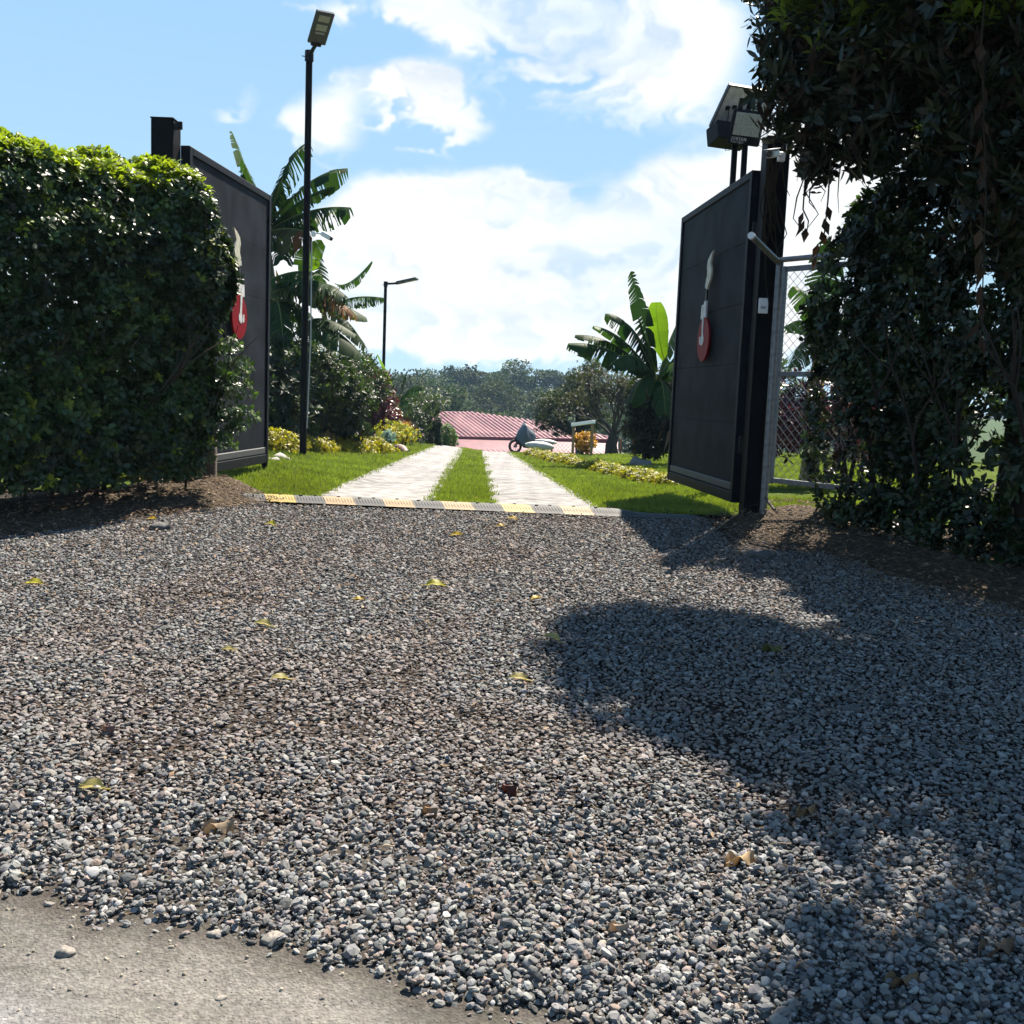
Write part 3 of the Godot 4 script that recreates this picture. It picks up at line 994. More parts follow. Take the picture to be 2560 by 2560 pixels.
	# the panel tilts away to the sun; its grey underside shows in a metal rim
	var pm := Basis(Vector3.UP, 0.36) * Basis(Vector3.RIGHT, -0.78)
	var pc := Vector3(2.550, 4.999, -12.750)
	b = MB.new()
	b.box(pc, Vector3(0.60, 0.03, 0.54), pm, 0.004)
	part("solar_panel", b, M.panel_back, t)
	for e in [[Vector3(0, 0, 0.272), Vector3(0.62, 0.045, 0.02)], [Vector3(0, 0, -0.272), Vector3(0.62, 0.045, 0.02)], [Vector3(0.302, 0, 0), Vector3(0.02, 0.045, 0.52)], [Vector3(-0.302, 0, 0), Vector3(0.02, 0.045, 0.52)]]:
		b = MB.new()
		b.box(pc + pm * e[0], e[1], pm, 0.003)
		part("panel_rim", b, M.lamp_grey, t)
	for e in [Vector3(-0.20, -0.022, 0.0), Vector3(-0.115, -0.022, 0.02)]:
		b = MB.new()
		b.box(pc + pm * e, Vector3(0.055, 0.014, 0.05), pm, 0.003)
		part("terminal_box", b, M.black_plastic, t)
	b = MB.new()
	b.tube([pc + pm * Vector3(-0.17, -0.02, -0.02), pc + pm * Vector3(-0.13, -0.03, -0.14), pc + pm * Vector3(-0.12, -0.02, -0.25)], [0.005, 0.005, 0.005], 5)
	part("cable", b, M.black_plastic, t)
	b = MB.new()
	b.box(fc + fb * Vector3(0.10, 0.245, -0.02), Vector3(0.12, 0.10, 0.006), fb, 0.001)
	part("label_plate", b, M.white_paint, t)
	lettering("lettering", "2L", 0.11, Transform3D(fb, fc + fb * Vector3(0.10, 0.245, -0.0165)), M.black_plastic, t)
	b = MB.new()   # dark tray under the panel
	b.box(Vector3(2.412, 4.680, -12.720), Vector3(0.46, 0.22, 0.26), Basis(Vector3.UP, 0.36) * Basis(Vector3.RIGHT, -0.25), 0.01)
	part("tray", b, M.black_plastic, t)
	b = MB.new()
	b.tube([Vector3(2.314, 4.527, -12.500), Vector3(2.344, 4.455, -12.500), Vector3(2.387, 4.457, -12.500), Vector3(2.382, 4.541, -12.500)], [0.004, 0.004, 0.004, 0.004], 5)
	part("cable", b, M.black_plastic, t)

func lamp_post(label: String, foot: Vector3, top: Vector3, rad: float, head_at: Vector3, head_dir: Vector3, s: float) -> Node3D:
	var t := thing("street_lamp", label, "street lamp", foot)
	var b := MB.new()
	b.tube([foot - Vector3.UP * 0.05, top], [rad, rad * 0.92], 12)
	part("pole", b, M.post_steel, t)
	b = MB.new()
	b.tube([top - Vector3.UP * 0.02, top + Vector3.UP * 0.12 * s], [rad * 1.25, rad * 1.2], 12)
	part("clamp", b, M.dark_steel, t)
	for k in 3:
		var bb := MB.new()
		var a := k * 2.2 + 2.6
		var p := top + Vector3.UP * (0.03 + 0.03 * k) * s
		bb.tube([p, p + Vector3(cos(a), 0, sin(a)) * 0.11 * s], [0.007, 0.007], 5)
		part("bolt", bb, M.dark_steel, t)
	b = MB.new()
	b.tube([top + Vector3.UP * 0.06 * s, head_at], [0.03 * s, 0.027 * s], 8)
	part("arm", b, M.dark_steel, t)
	var y := head_dir.normalized()
	var side := y.cross(Vector3.UP).normalized()
	var up := side.cross(y)
	var bs := Basis(side, y, up)
	b = MB.new()
	b.box(head_at + y * 0.30 * s, Vector3(0.26, 0.56, 0.045) * s, bs, 0.014 * s)
	var o := part("lamp_head", b, M.lamp_grey, t)
	b = MB.new()
	b.box(head_at + y * 0.025 * s, Vector3(0.15, 0.09, 0.055) * s, bs, 0.012 * s)
	part("socket", b, M.dark_steel, o)
	for k in 2:
		b = MB.new()
		b.box(head_at + y * (0.475 - 0.155 * k) * s - up * 0.0235 * s, Vector3(0.155, 0.105, 0.010) * s, bs, 0.003)
		part("led_panel", b, M.lamp_lens, o)
	b = MB.new()
	b.box(head_at + y * 0.225 * s - up * 0.0235 * s, Vector3(0.13, 0.035, 0.008) * s, bs, 0.002)
	part("sensor_strip", b, M.grey_plastic, o)
	b = MB.new()
	b.box(head_at + y * 0.30 * s + up * 0.0285 * s, Vector3(0.25, 0.53, 0.012) * s, bs, 0.003)
	part("solar_panel", b, M.black_gloss, o)
	return t

func build_lamps() -> void:
	var ft := Vector3(-3.194, 0.378, -15.500)
	var tp := Vector3(ft.x, 6.207, ft.z)
	var ha := Vector3(-3.041, 6.323, -15.200)
	lamp_post("tall dark solar street lamp on the lawn left of the drive", ft, tp, 0.052, ha, Vector3(0.30, 0.40, 0.62), 1.0)
	cctv("white security camera on the near lamp post above the lawn", Vector3(-3.069, 3.734, -15.420), Vector3(0.85, -0.45, 0.28), 0.85)
	var cd := thing("conduit", "thin grey conduit running down the near lamp post from its camera", "conduit", ft + Vector3(0.08, 0, 0.06))
	var b := MB.new()
	var cx := Vector3(-3.098, 3.627, -15.420)
	b.tube([cx, Vector3(cx.x + 0.01, cx.y - 1.4, cx.z), Vector3(ft.x + 0.072, ft.y + 0.5, cx.z)], [0.010, 0.010, 0.009], 7)
	part("pipe", b, M.grey_plastic, cd)
	var f2 := Vector3(-4.401, -0.316, -34.000)
	var t2 := Vector3(f2.x, 4.850, f2.z)
	lamp_post("second dark lamp post far up the left of the drive by the red shrub", f2, t2, 0.055, t2 + Vector3(0.35, 0.1, 0.05), Vector3(0.95, 0.22, 0.15), 1.25)
	var f3 := Vector3(-4.212, -0.642, -58.000)
	var t := thing("utility_pole", "thin grey pole rising behind the red roof", "pole", f3)
	b = MB.new()
	b.tube([f3 - Vector3.UP * 3.0, Vector3(-4.254, 1.613, -58.000)], [0.09, 0.07], 8)
	part("pole", b, M.pole_grey, t)
	b = MB.new()
	b.tube([Vector3(-4.337, 1.432, -58.000), Vector3(-4.130, 1.470, -58.000)], [0.03, 0.03], 6)
	part("crossarm", b, M.pole_grey, t)

# ------------------------------------------------------------------ hedges and the overhanging tree
func hedge_cloud(cl: Cloud, young: Cloud, line: Array, top: Callable, y0: float, thick: float, n: int, scale: float, c0: Color, c1: Color, lime: Color, hole: float) -> void:
	for i in n:
		var f: float = pow(rf(0, 1), 0.9) * (line.size() - 1)
		var k := mini(int(f), line.size() - 2)
		var p: Vector2 = line[k].lerp(line[k + 1], f - k)
		var dir: Vector2 = (line[k + 1] - line[k]).normalized()
		var nn := Vector2(dir.y, -dir.x)
		if nn.y > 0: nn = -nn      # towards the road
		var g := land(p.x, p.y)
		var yt: float = top.call(f / (line.size() - 1))
		var kind := rng.randf()
		var yb := y0 + 0.5 * (1.0 - smoothstep(0.03, 0.16, f / (line.size() - 1))) * (1.0 if hole < -0.5 else 0.0)
		var o := 0.0
		var y := 0.0
		var outw := Vector3(nn.x, 0, -nn.y)
		if kind < 0.66:
			o = thick * 0.5 * rf(0.72, 1.0); y = lerpf(yb, yt, pow(rf(0, 1), 0.92))
			y = minf(y, yt - 0.07)
			var rnd := smoothstep(yt - 0.45, yt, y)
			o -= rnd * rnd * thick * 0.30
			outw = (outw + Vector3.UP * (0.2 + rnd * 1.2)).normalized()
		elif kind < 0.82:
			o = rf(-0.5, 0.42) * thick; y = yt - rf(0.0, 0.10) - 0.30 * pow(absf(o / thick * 2.0), 3.0); outw = Vector3.UP
		elif kind < 0.92:
			o = rf(-0.5, 0.5) * thick; y = lerpf(yb, yt, rf(0, 1)); outw = rdir()
		else:
			o = -thick * 0.5 * rf(0.7, 1.0); y = lerpf(y0 + 0.3, yt, rf(0, 1)); outw = -outw
		var fe := f / (line.size() - 1)
		if fe < 0.06: outw = (outw - Vector3(dir.x, 0, -dir.y) * 1.2).normalized()
		var q := p + nn * o
		var w := Vector3(q.x, g + y, -q.y)
		var wob := noise.get_noise_3dv(w * 85.0)
		w += outw * (wob * 0.22)
		if w.y > g + yt - (0.0 if kind >= 0.66 and kind < 0.82 else 0.13): continue
		if noise.get_noise_3dv(w * 60.0 + Vector3(900, 0, 0)) < hole and rng.randf() < 0.85: continue
		var b := toward((outw * 0.8 + rdir() * 0.65 + Vector3.UP * 0.3), rf(0, TAU)).scaled(Vector3.ONE * scale * rf(0.7, 1.3))
		var c := vary(c0.lerp(c1, rf(0, 1)), 0.4) * (1.0 + 0.9 * noise.get_noise_3dv(w * 130.0))
		var is_young: bool = (kind >= 0.66 and kind < 0.82 and rng.randf() < 0.85) or rng.randf() < 0.035 or (y > yt - 0.14 and rng.randf() < 0.45)
		if is_young and lime.g > 0.0: young.put(w + Vector3.UP * rf(0, 0.03), b, vary(lime, 0.3))
		else: cl.put(w, b, c)

func build_hedges() -> void:
	var small := sprig("leafy", 9, 0.052, 0.029)
	var small2 := sprig("leafy", 7, 0.064, 0.034)
	# left
	var t := thing("hedge", "thick clipped dark green hedge left of the gateway with lime tips", "hedge", on(-3.6, 8.4))
	var line := [Vector2(-2.91, 9.42), Vector2(-3.27, 8.95), Vector2(-3.86, 8.15), Vector2(-4.7, 7.1)]
	var top := func(f: float) -> float:
		return 2.90 + 0.05 * sin(f * 9.0) + 0.03 * sin(f * 31.0) - 0.34 * (1.0 - smoothstep(0.0, 0.14, f)) + 0.03 * smoothstep(0.1, 0.4, f)
	var a := Cloud.new()
	var y := Cloud.new()
	hedge_cloud(a, y, line, top, 0.25, 0.8, 14500, 1.0, Color(0.012, 0.025, 0.008), Color(0.036, 0.066, 0.016), Color(0.185, 0.245, 0.018), -0.6)
	# shoots that reach out past the end of the hedge in front of the gate leaf
	for i in 34:
		var f := rf(0, 1)
		var p := Vector3(-2.80 + rf(-0.1, 0.14), land(-2.8, 9.4) + lerpf(0.45, 1.4, f), -9.35 + rf(-0.2, 0.15))
		var d := Vector3(rf(0.5, 1.2), rf(-0.15, 0.6), rf(0.0, 0.5)).normalized()
		var l := rf(0.1, 0.26) * (1.6 if f < 0.55 and rng.randf() < 0.5 else 1.0)
		for k in 4:
			a.put(p + d * l * (0.35 + 0.25 * k), toward(d + rdir() * 0.4, rf(0, TAU)).scaled(Vector3.ONE * rf(0.8, 1.2)), vary(Color(0.03, 0.06, 0.016), 0.3))
		y.put(p + d * l * 1.2, toward(d + rdir() * 0.2, 0.0), vary(Color(0.07, 0.13, 0.02), 0.3))
	var half := Cloud.new()
	var rest := Cloud.new()
	for i in a.xf.size():
		(half if i % 2 else rest).put(a.xf[i].origin, a.xf[i].basis, a.col[i])
	spread("foliage", small, M.leafy_gloss, half, t)
	spread("foliage", small2, M.leafy_gloss, rest, t)
	tag(spread("young_foliage", small, M.leafy, y, t), "bright lime new growth along the top", "", "", "stuff")
	for i in 16:
		var f := rf(0.14, 0.95) * (line.size() - 1)
		var k := mini(int(f), line.size() - 2)
		var p: Vector2 = line[k].lerp(line[k + 1], f - k) + Vector2(rf(-0.15, 0.15), rf(-0.15, 0.15))
		var b := MB.new()
		b.col = Color(0.07, 0.055, 0.04)
		var ends := []
		branch(b, on(p.x, p.y, -0.02), Vector3(rf(-0.12, 0.12), 1, rf(-0.12, 0.12)).normalized(), 0.8, rf(0.012, 0.028), 2, 0.35, ends)
		part("stem", b, M.bark, t)
	# the stake at its end, and two lesser ones behind
	var st := thing("wooden_stake", "weathered round wooden post at the end of the left hedge", "post", on(-2.90, 9.70))
	var b := MB.new()
	b.tube([on(-2.90, 9.70, -0.05), on(-2.89, 9.70, 0.35), on(-2.90, 9.70, 0.95)], [0.085, 0.078, 0.075], 12)
	part("shaft", b, M.old_wood, st)
	for q in [[-3.13, 9.78, 0.035, "thin dark stake beside the round wooden post under the hedge"], [-3.72, 8.9, 0.05, "mossy stake deep under the middle of the left hedge"]]:
		var s2 := thing("wooden_stake", q[3], "post", on(q[0], q[1]))
		b = MB.new()
		b.tube([on(q[0], q[1], -0.05), on(q[0] + 0.01, q[1], 0.9)], [q[2], q[2] * 0.9], 8)
		part("shaft", b, M.old_wood, s2)
	# right
	t = thing("hedge", "tall ragged dark hedge right of the side gate with sky through it", "hedge", on(3.1, 8.0))
	line = [Vector2(2.78, 9.05), Vector2(3.03, 8.35), Vector2(3.45, 7.5), Vector2(3.95, 6.5)]
	top = func(f: float) -> float: return 2.66 + 0.10 * sin(f * 14.0) + 0.10 * sin(f * 37.0 + 1.0) - 0.15 * (1.0 - smoothstep(0.0, 0.1, f)) + 0.62 * smoothstep(0.16, 0.42, f)
	a = Cloud.new()
	y = Cloud.new()
	hedge_cloud(a, y, line, top, 0.12, 0.55, 9000, 1.1, Color(0.010, 0.018, 0.007), Color(0.020, 0.034, 0.011), Color(0.03, 0.055, 0.012), -0.10)
	for i in 26:   # shoots over the side gate
		var p := Vector3(2.72 + rf(-0.05, 0.1), land(2.7, 9.0) + rf(0.3, 2.5), -8.95 + rf(-0.2, 0.25))
		var d := Vector3(rf(-1.2, -0.3), rf(-0.3, 0.5), rf(-0.2, 0.7)).normalized()
		for k in 3:
			a.put(p + d * rf(0.05, 0.22), toward(d + rdir() * 0.5, rf(0, TAU)).scaled(Vector3.ONE * rf(0.8, 1.2)), vary(Color(0.025, 0.045, 0.014), 0.3))
	half = Cloud.new()
	rest = Cloud.new()
	for i in a.xf.size():
		(half if i % 2 else rest).put(a.xf[i].origin, a.xf[i].basis, a.col[i])
	spread("foliage", small, M.leafy_gloss, half, t)
	spread("foliage", small2, M.leafy_gloss, rest, t)
	spread("young_foliage", small, M.leafy, y, t)
	for i in 18:
		var f := rf(0.12, 0.98) * (line.size() - 1)
		var k := mini(int(f), line.size() - 2)
		var p: Vector2 = line[k].lerp(line[k + 1], f - k) + Vector2(rf(-0.12, 0.12), rf(-0.12, 0.12))
		b = MB.new()
		b.col = Color(0.06, 0.05, 0.04)
		var ends := []
		branch(b, on(p.x, p.y, -0.02), Vector3(rf(-0.12, 0.12), 1, rf(-0.12, 0.12)).normalized(), 0.85, rf(0.014, 0.03), 2, 0.35, ends)
		part("stem", b, M.bark, t)

func build_canopy() -> void:
	var t := thing("overhanging_tree", "dark creeper laden tree hanging over the right hedge and gate post", "tree", on(3.75, 7.7))
	var lobes := [
		[Vector3(2.021, 4.166, -7.700), 0.40, 0.36, 0.45], [Vector3(1.899, 3.741, -7.700), 0.26, 0.30, 0.35], [Vector3(2.208, 3.543, -7.600), 0.34, 0.30, 0.4], [Vector3(2.373, 3.941, -7.300), 0.5, 0.45, 0.5],
		[Vector3(2.381, 3.384, -7.300), 0.22, 0.26, 0.3], [Vector3(2.098, 3.227, -7.600), 0.14, 0.14, 0.2], [Vector3(2.712, 3.890, -6.900), 0.55, 0.42, 0.5], [Vector3(2.892, 3.390, -6.600), 0.42, 0.45, 0.45], [Vector3(2.980, 2.814, -6.400), 0.34, 0.42, 0.4],
		[Vector3(2.143, 4.714, -7.800), 0.55, 0.4, 0.6], [Vector3(2.494, 4.620, -7.200), 0.8, 0.5, 0.7], [Vector3(2.813, 4.526, -6.800), 0.8, 0.5, 0.6], [Vector3(2.027, 4.873, -8.400), 0.42, 0.35, 0.5], [Vector3(2.398, 3.187, -7.200), 0.12, 0.10, 0.2],
		[Vector3(2.55, 5.2, -8.3), 0.8, 0.45, 0.8], [Vector3(3.3, 5.6, -7.3), 1.0, 0.6, 0.9], [Vector3(3.8, 5.0, -6.3), 0.8, 0.7, 0.6], [Vector3(3.4, 4.6, -7.9), 0.7, 0.6, 0.6],
		[Vector3(3.05, 5.1, -4.85), 0.75, 0.4, 0.35], [Vector3(4.0, 5.0, -5.2), 0.8, 0.5, 0.7],
		[Vector3(3.1, 4.6, -10.1), 0.55, 0.35, 0.5], [Vector3(3.6, 4.4, -9.3), 0.6, 0.5, 0.6], [Vector3(3.5, 5.2, -5.9), 0.55, 0.3, 0.45], [Vector3(2.6, 4.9, -5.4), 0.5, 0.25, 0.35], [Vector3(2.5, 5.0, -5.05), 0.6, 0.3, 0.5], [Vector3(2.0, 4.9, -4.6), 0.5, 0.25, 0.4], [Vector3(3.7, 5.6, -3.6), 1.1, 0.6, 0.9], [Vector3(4.6, 6.0, -2.2), 1.5, 0.8, 1.2], [Vector3(5.2, 5.2, -4.2), 1.2, 0.9, 1.2], [Vector3(4.4, 7.0, -5.6), 1.6, 0.9, 1.4], [Vector3(5.6, 7.0, -0.4), 1.6, 0.9, 1.5], [Vector3(5.8, 6.2, -7.0), 1.5, 1.2, 1.4], [Vector3(4.6, 4.4, -6.0), 0.9, 0.9, 0.8]]
	var cl := Cloud.new()
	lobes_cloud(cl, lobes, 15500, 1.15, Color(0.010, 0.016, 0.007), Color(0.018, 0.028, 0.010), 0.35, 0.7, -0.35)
	var half := Cloud.new()
	var rest := Cloud.new()
	for i in cl.xf.size():
		(half if i % 2 else rest).put(cl.xf[i].origin, cl.xf[i].basis, cl.col[i])
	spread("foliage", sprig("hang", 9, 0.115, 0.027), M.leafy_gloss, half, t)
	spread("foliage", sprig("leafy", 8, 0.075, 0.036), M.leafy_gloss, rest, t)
	# fringe of dry leaves hanging below
	var dry := Cloud.new()
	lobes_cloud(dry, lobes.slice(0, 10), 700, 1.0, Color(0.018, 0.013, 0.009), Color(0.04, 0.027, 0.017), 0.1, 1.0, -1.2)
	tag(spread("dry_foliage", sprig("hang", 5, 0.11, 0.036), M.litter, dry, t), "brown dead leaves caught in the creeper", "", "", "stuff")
	# sunlit young leaves at the upper edges
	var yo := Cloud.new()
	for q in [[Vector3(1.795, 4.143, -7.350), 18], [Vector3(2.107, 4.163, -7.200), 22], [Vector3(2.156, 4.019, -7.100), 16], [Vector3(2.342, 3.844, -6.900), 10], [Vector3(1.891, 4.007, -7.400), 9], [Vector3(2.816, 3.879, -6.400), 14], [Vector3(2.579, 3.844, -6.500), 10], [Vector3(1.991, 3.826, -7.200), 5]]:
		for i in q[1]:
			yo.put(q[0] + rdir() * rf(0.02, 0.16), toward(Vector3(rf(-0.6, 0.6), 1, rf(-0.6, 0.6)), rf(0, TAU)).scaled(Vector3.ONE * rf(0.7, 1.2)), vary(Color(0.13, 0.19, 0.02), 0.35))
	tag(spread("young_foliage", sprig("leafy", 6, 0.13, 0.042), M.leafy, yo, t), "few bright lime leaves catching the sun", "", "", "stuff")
	var b := MB.new()
	b.col = Color(0.05, 0.042, 0.034)
	var foot := on(3.75, 7.7, -0.05)
	b.tube([foot, foot + Vector3(0.05, 1.2, 0), foot + Vector3(-0.1, 2.5, 0.1), foot + Vector3(-0.25, 3.8, 0.0)], [0.16, 0.13, 0.12, 0.10], 10)
	part("trunk", b, M.bark, t)
	for e in [Vector3(2.035, 4.239, -7.700), Vector3(2.317, 3.731, -7.300), Vector3(2.704, 3.987, -6.900), Vector3(2.927, 3.209, -6.500), Vector3(3.3, 5.5, -7.3), Vector3(3.05, 5.0, -4.9), Vector3(2.4, 5.2, -8.3)]:
		b = MB.new()
		b.col = Color(0.045, 0.038, 0.03)
		var s := foot + Vector3(-0.2, rf(2.6, 3.7), 0.0)
		var ends := []
		b.tube([s, s.lerp(e, 0.35) + Vector3.UP * 0.25, s.lerp(e, 0.7) + Vector3.UP * 0.2, e], [0.08, 0.06, 0.045, 0.03], 7, false)
		for k in 3:
			branch(b, s.lerp(e, 0.6 + 0.15 * k) + Vector3.UP * 0.15, (rdir() + Vector3.DOWN * 0.2 + Vector3.RIGHT * 0.4).normalized(), 0.3, 0.016, 1, 0.7, ends)
		part("limb", b, M.bark, t)
	# hanging aerial roots and tendrils
	b = MB.new()
	b.col = Color(0.05, 0.038, 0.03)
	for i in 26:
		var l: Array = lobes[rng.randi() % 10]
		var p: Vector3 = l[0] + Vector3(rf(-1, 1) * l[1], rf(-1, 0.3) * l[2], rf(-0.3, 1) * l[3])
		var h := rf(0.15, 0.5)
		b.tube([p, p + Vector3(rf(-0.06, 0.06), -h * 0.35, rf(-0.05, 0.05)), p + Vector3(rf(-0.09, 0.09), -h * 0.7, rf(-0.08, 0.08)), p + Vector3(rf(-0.05, 0.05), -h, 0)], [0.005, 0.006, 0.004, 0.002], 4, false)
	part("tendrils", b, M.bark, t).set_meta("kind", "stuff")
	# creeper down the gate post
	b = MB.new()
	for i in 14:
		b.col = vary(Color(0.06, 0.045, 0.03), 0.3)
		var x := rf(2.13, 2.28)
		var y0 := rf(3.4, 3.85)
		var p := Vector3(x, y0, -9.375)
		var h := rf(0.4, 1.15)
		b.tube([p, p + Vector3(rf(-0.05, 0.05), -h * 0.4, 0.01), p + Vector3(rf(-0.03, 0.09), -h * 0.8, 0.012), p + Vector3(rf(-0.02, 0.12), -h, 0.012)], [0.008, 0.006, 0.005, 0.003], 5, false)
	part("creeper_stems", b, M.bark, t).set_meta("kind", "stuff")
	# two chains of big withered leaves, and stray ones below the fringe
	for chain in [[Vector3(2.575, 3.636, -6.150), Vector3(2.729, 1.874, -6.150), 17, "long string of withered brown leaves hanging before the right hedge"], [Vector3(1.981, 2.890, -7.500), Vector3(2.019, 2.726, -7.500), 3, "dark curled leaves dangling under the canopy beside the gate post"], [Vector3(2.124, 2.933, -7.400), Vector3(2.056, 2.493, -7.400), 5, "dark twist of dead leaves hanging over the top of the hedge"]]:
		var s := thing("dead_leaf_string", chain[3], "dead leaves", chain[0])
		b = MB.new()
		b.col = Color(0.05, 0.04, 0.03)
		var va: Vector3 = chain[0]
		var vb: Vector3 = chain[1]
		b.tube([va + Vector3.UP * 0.3, va, va.lerp(vb, 0.5) + Vector3(0.02, 0, 0.02), vb], [0.006, 0.006, 0.005, 0.003], 5, false)
		part("tendril", b, M.bark, s)
		var n: int = chain[2]
		for i in n:
			b = MB.new()
			b.col = vary(Color(0.05, 0.031, 0.02), 0.35)
			var p := va.lerp(vb, (i + 0.3) / n)
			var d := Vector3(rf(-0.5, 0.5), -1, rf(-0.4, 0.4)).normalized()
			var nn := Vector3(rf(-0.6, 0.6), 0.2, 1).normalized()
			b.leaf(p, d, (nn - d * nn.dot(d)).normalized(), rf(0.10, 0.17), rf(0.04, 0.065), rf(0.3, 0.7), rf(-0.2, 0.4))
			part("leaf", b, M.litter, s)

# ------------------------------------------------------------------ plants beyond the gate
func shrub(called: String, label: String, category: String, foot: Vector3, lobes: Array, n: int, mesh: Mesh, m: Material, c0: Color, c1: Color, stems := 4, group := "", scale := 1.0) -> Node3D:
	var t := thing(called, label, category, foot, group)
	var cl := Cloud.new()
	lobes_cloud(cl, lobes, n, scale, c0, c1)
	spread("foliage", mesh, m, cl, t)
	for i in stems:
		var b := MB.new()
		b.col = Color(0.08, 0.065, 0.05)
		var ends := []
		var l: Array = lobes[i % lobes.size()]
		var s := foot + Vector3(rf(-0.2, 0.2), -0.03, rf(-0.2, 0.2))
		b.tube([s, s.lerp(l[0], 0.5) + Vector3(rf(-0.1, 0.1), 0, rf(-0.1, 0.1)), l[0] + Vector3.UP * l[2] * 0.4], [0.035, 0.026, 0.01], 6, false)
		part("stem", b, M.bark, t)
	return t

func build_bananas() -> void:
	var dk := Color(0.019, 0.042, 0.015)
	var md := Color(0.030, 0.064, 0.017)
	var yg := Color(0.15, 0.25, 0.02)
	var b1 := on(-4.1, 18.6)
	banana_plant("tall banana plant behind the left gate leaf with long torn leaves", b1, Vector3(-4.565, 4.171, -18.600), [
		[Vector3(-5.255, 5.960, -18.900), 0.1, 0.26, 0.5, 0.5, md, 0.3, 0.0], [Vector3(-3.751, 5.675, -18.300), 0.75, 0.40, 0.9, 0.8, dk, 0.2, 0.0], [Vector3(-3.125, 5.337, -18.600), 0.55, 0.36, 0.9, 0.8, dk, -0.2, 0.0],
		[Vector3(-2.989, 4.600, -18.200), 0.30, 0.38, 1.0, 0.85, dk, 0.0, 0.0], [Vector3(-3.626, 4.100, -17.900), 0.15, 0.42, 1.3, 0.8, Color(0.05, 0.055, 0.02), 0.1, 0.3], [Vector3(-5.389, 4.614, -18.200), 0.5, 0.4, 0.8, 0.6, dk, 0.0, 0.0], [Vector3(-5.162, 3.571, -18.400), 0.4, 0.36, 1.1, 0.5, md, 0.0, 0.0], [Vector3(-3.324, 5.002, -18.500), 0.3, 0.2, 0.7, 0.4, md, 0.0, 0.0], [Vector3(-4.272, 5.246, -18.900), 0.35, 0.3, 0.8, 0.7, dk, 0.0, 0.0], [Vector3(-3.689, 4.483, -18.900), 0.35, 0.34, 1.1, 0.8, dk, 0.0, 0.0], [Vector3(-4.946, 5.385, -18.400), 0.3, 0.3, 0.6, 0.6, md, 0.0, 0.0], [Vector3(-4.094, 3.652, -18.000), 0.25, 0.32, 1.0, 0.6, dk, 0.0, 0.0], [Vector3(-4.062, 3.956, -18.900), 0.3, 0.34, 1.2, 0.7, dk, 0.0, 0.0], [Vector3(-4.917, 3.454, -18.900), 0.3, 0.34, 1.2, 0.5, dk, 0.0, 0.0]], 0.17)
	var b2 := on(-3.85, 18.0)
	banana_plant("banana plant behind the near lamp post with a brown tipped leaf", b2, Vector3(-4.221, 2.930, -18.000), [
		[Vector3(-3.454, 3.991, -18.200), 0.35, 0.20, 0.2, 0.15, yg, 0.9, 0.0, Vector3(-3.714, 3.185, -18.100)], [Vector3(-2.921, 3.033, -17.600), 0.55, 0.36, 0.9, 0.7, dk, 0.0, 0.0, Vector3(-4.407, 3.148, -18.000)], [Vector3(-3.414, 3.399, -17.900), 0.42, 0.34, 0.9, 0.7, md, 0.0, 0.0, Vector3(-4.453, 3.236, -18.000)], [Vector3(-2.783, 2.749, -17.500), 0.65, 0.38, 1.1, 0.9, Color(0.05, 0.06, 0.02), 0.0, 0.36, Vector3(-4.423, 3.012, -18.000)],
		[Vector3(-2.700, 2.748, -18.400), 0.35, 0.28, 0.8, 0.4, dk, 0.0, 0.0, Vector3(-3.619, 2.880, -18.200)], [Vector3(-2.787, 2.414, -17.800), 0.25, 0.24, 0.7, 0.3, dk, 0.0, 0.0, Vector3(-3.847, 2.448, -18.000)], [Vector3(-2.639, 2.053, -17.600), 0.45, 0.36, 0.9, 0.35, dk, 0.0, 0.0, Vector3(-3.983, 2.307, -18.000)], [Vector3(-4.696, 2.626, -17.800), 0.4, 0.32, 0.9, 0.5, dk, 0.0, 0.0], [Vector3(-3.892, 2.137, -17.200), 0.5, 0.36, 1.2, 0.4, dk, 0.0, 0.0], [Vector3(-4.565, 1.906, -17.600), 0.4, 0.32, 1.2, 0.4, dk, 0.0, 0.0], [Vector3(-3.948, 3.435, -18.400), 0.3, 0.3, 0.6, 0.4, md, 0.0, 0.0], [Vector3(-3.555, 2.345, -18.400), 0.45, 0.34, 1.0, 0.4, dk, 0.0, 0.0], [Vector3(-3.742, 2.722, -18.600), 0.3, 0.34, 0.8, 0.4, dk, 0.0, 0.0], [Vector3(-3.180, 3.226, -18.300), 0.4, 0.3, 0.9, 0.6, dk, 0.0, 0.0]], 0.18)
	var b3 := on(-3.7, 22.5)
	banana_plant("banana plant reaching right between the two lamp posts", b3, Vector3(-4.244, 3.159, -22.500), [
		[Vector3(-3.216, 4.242, -22.500), -0.12, 0.22, 0.6, 0.6, md, 0.0, 0.0, Vector3(-4.003, 3.731, -22.500)], [Vector3(-2.933, 3.460, -22.400), 0.22, 0.24, 1.2, 0.95, md, 0.0, 0.0, Vector3(-3.903, 3.319, -22.500)], [Vector3(-4.717, 3.595, -22.000), 0.3, 0.3, 0.8, 0.5, dk, 0.0, 0.0], [Vector3(-3.266, 2.391, -22.200), 0.4, 0.3, 0.9, 0.4, dk, 0.0, 0.0], [Vector3(-4.399, 4.343, -22.600), 0.1, 0.25, 0.6, 0.5, md, 0.0, 0.0]], 0.15)
	var b4 := on(-3.9, 27.5)
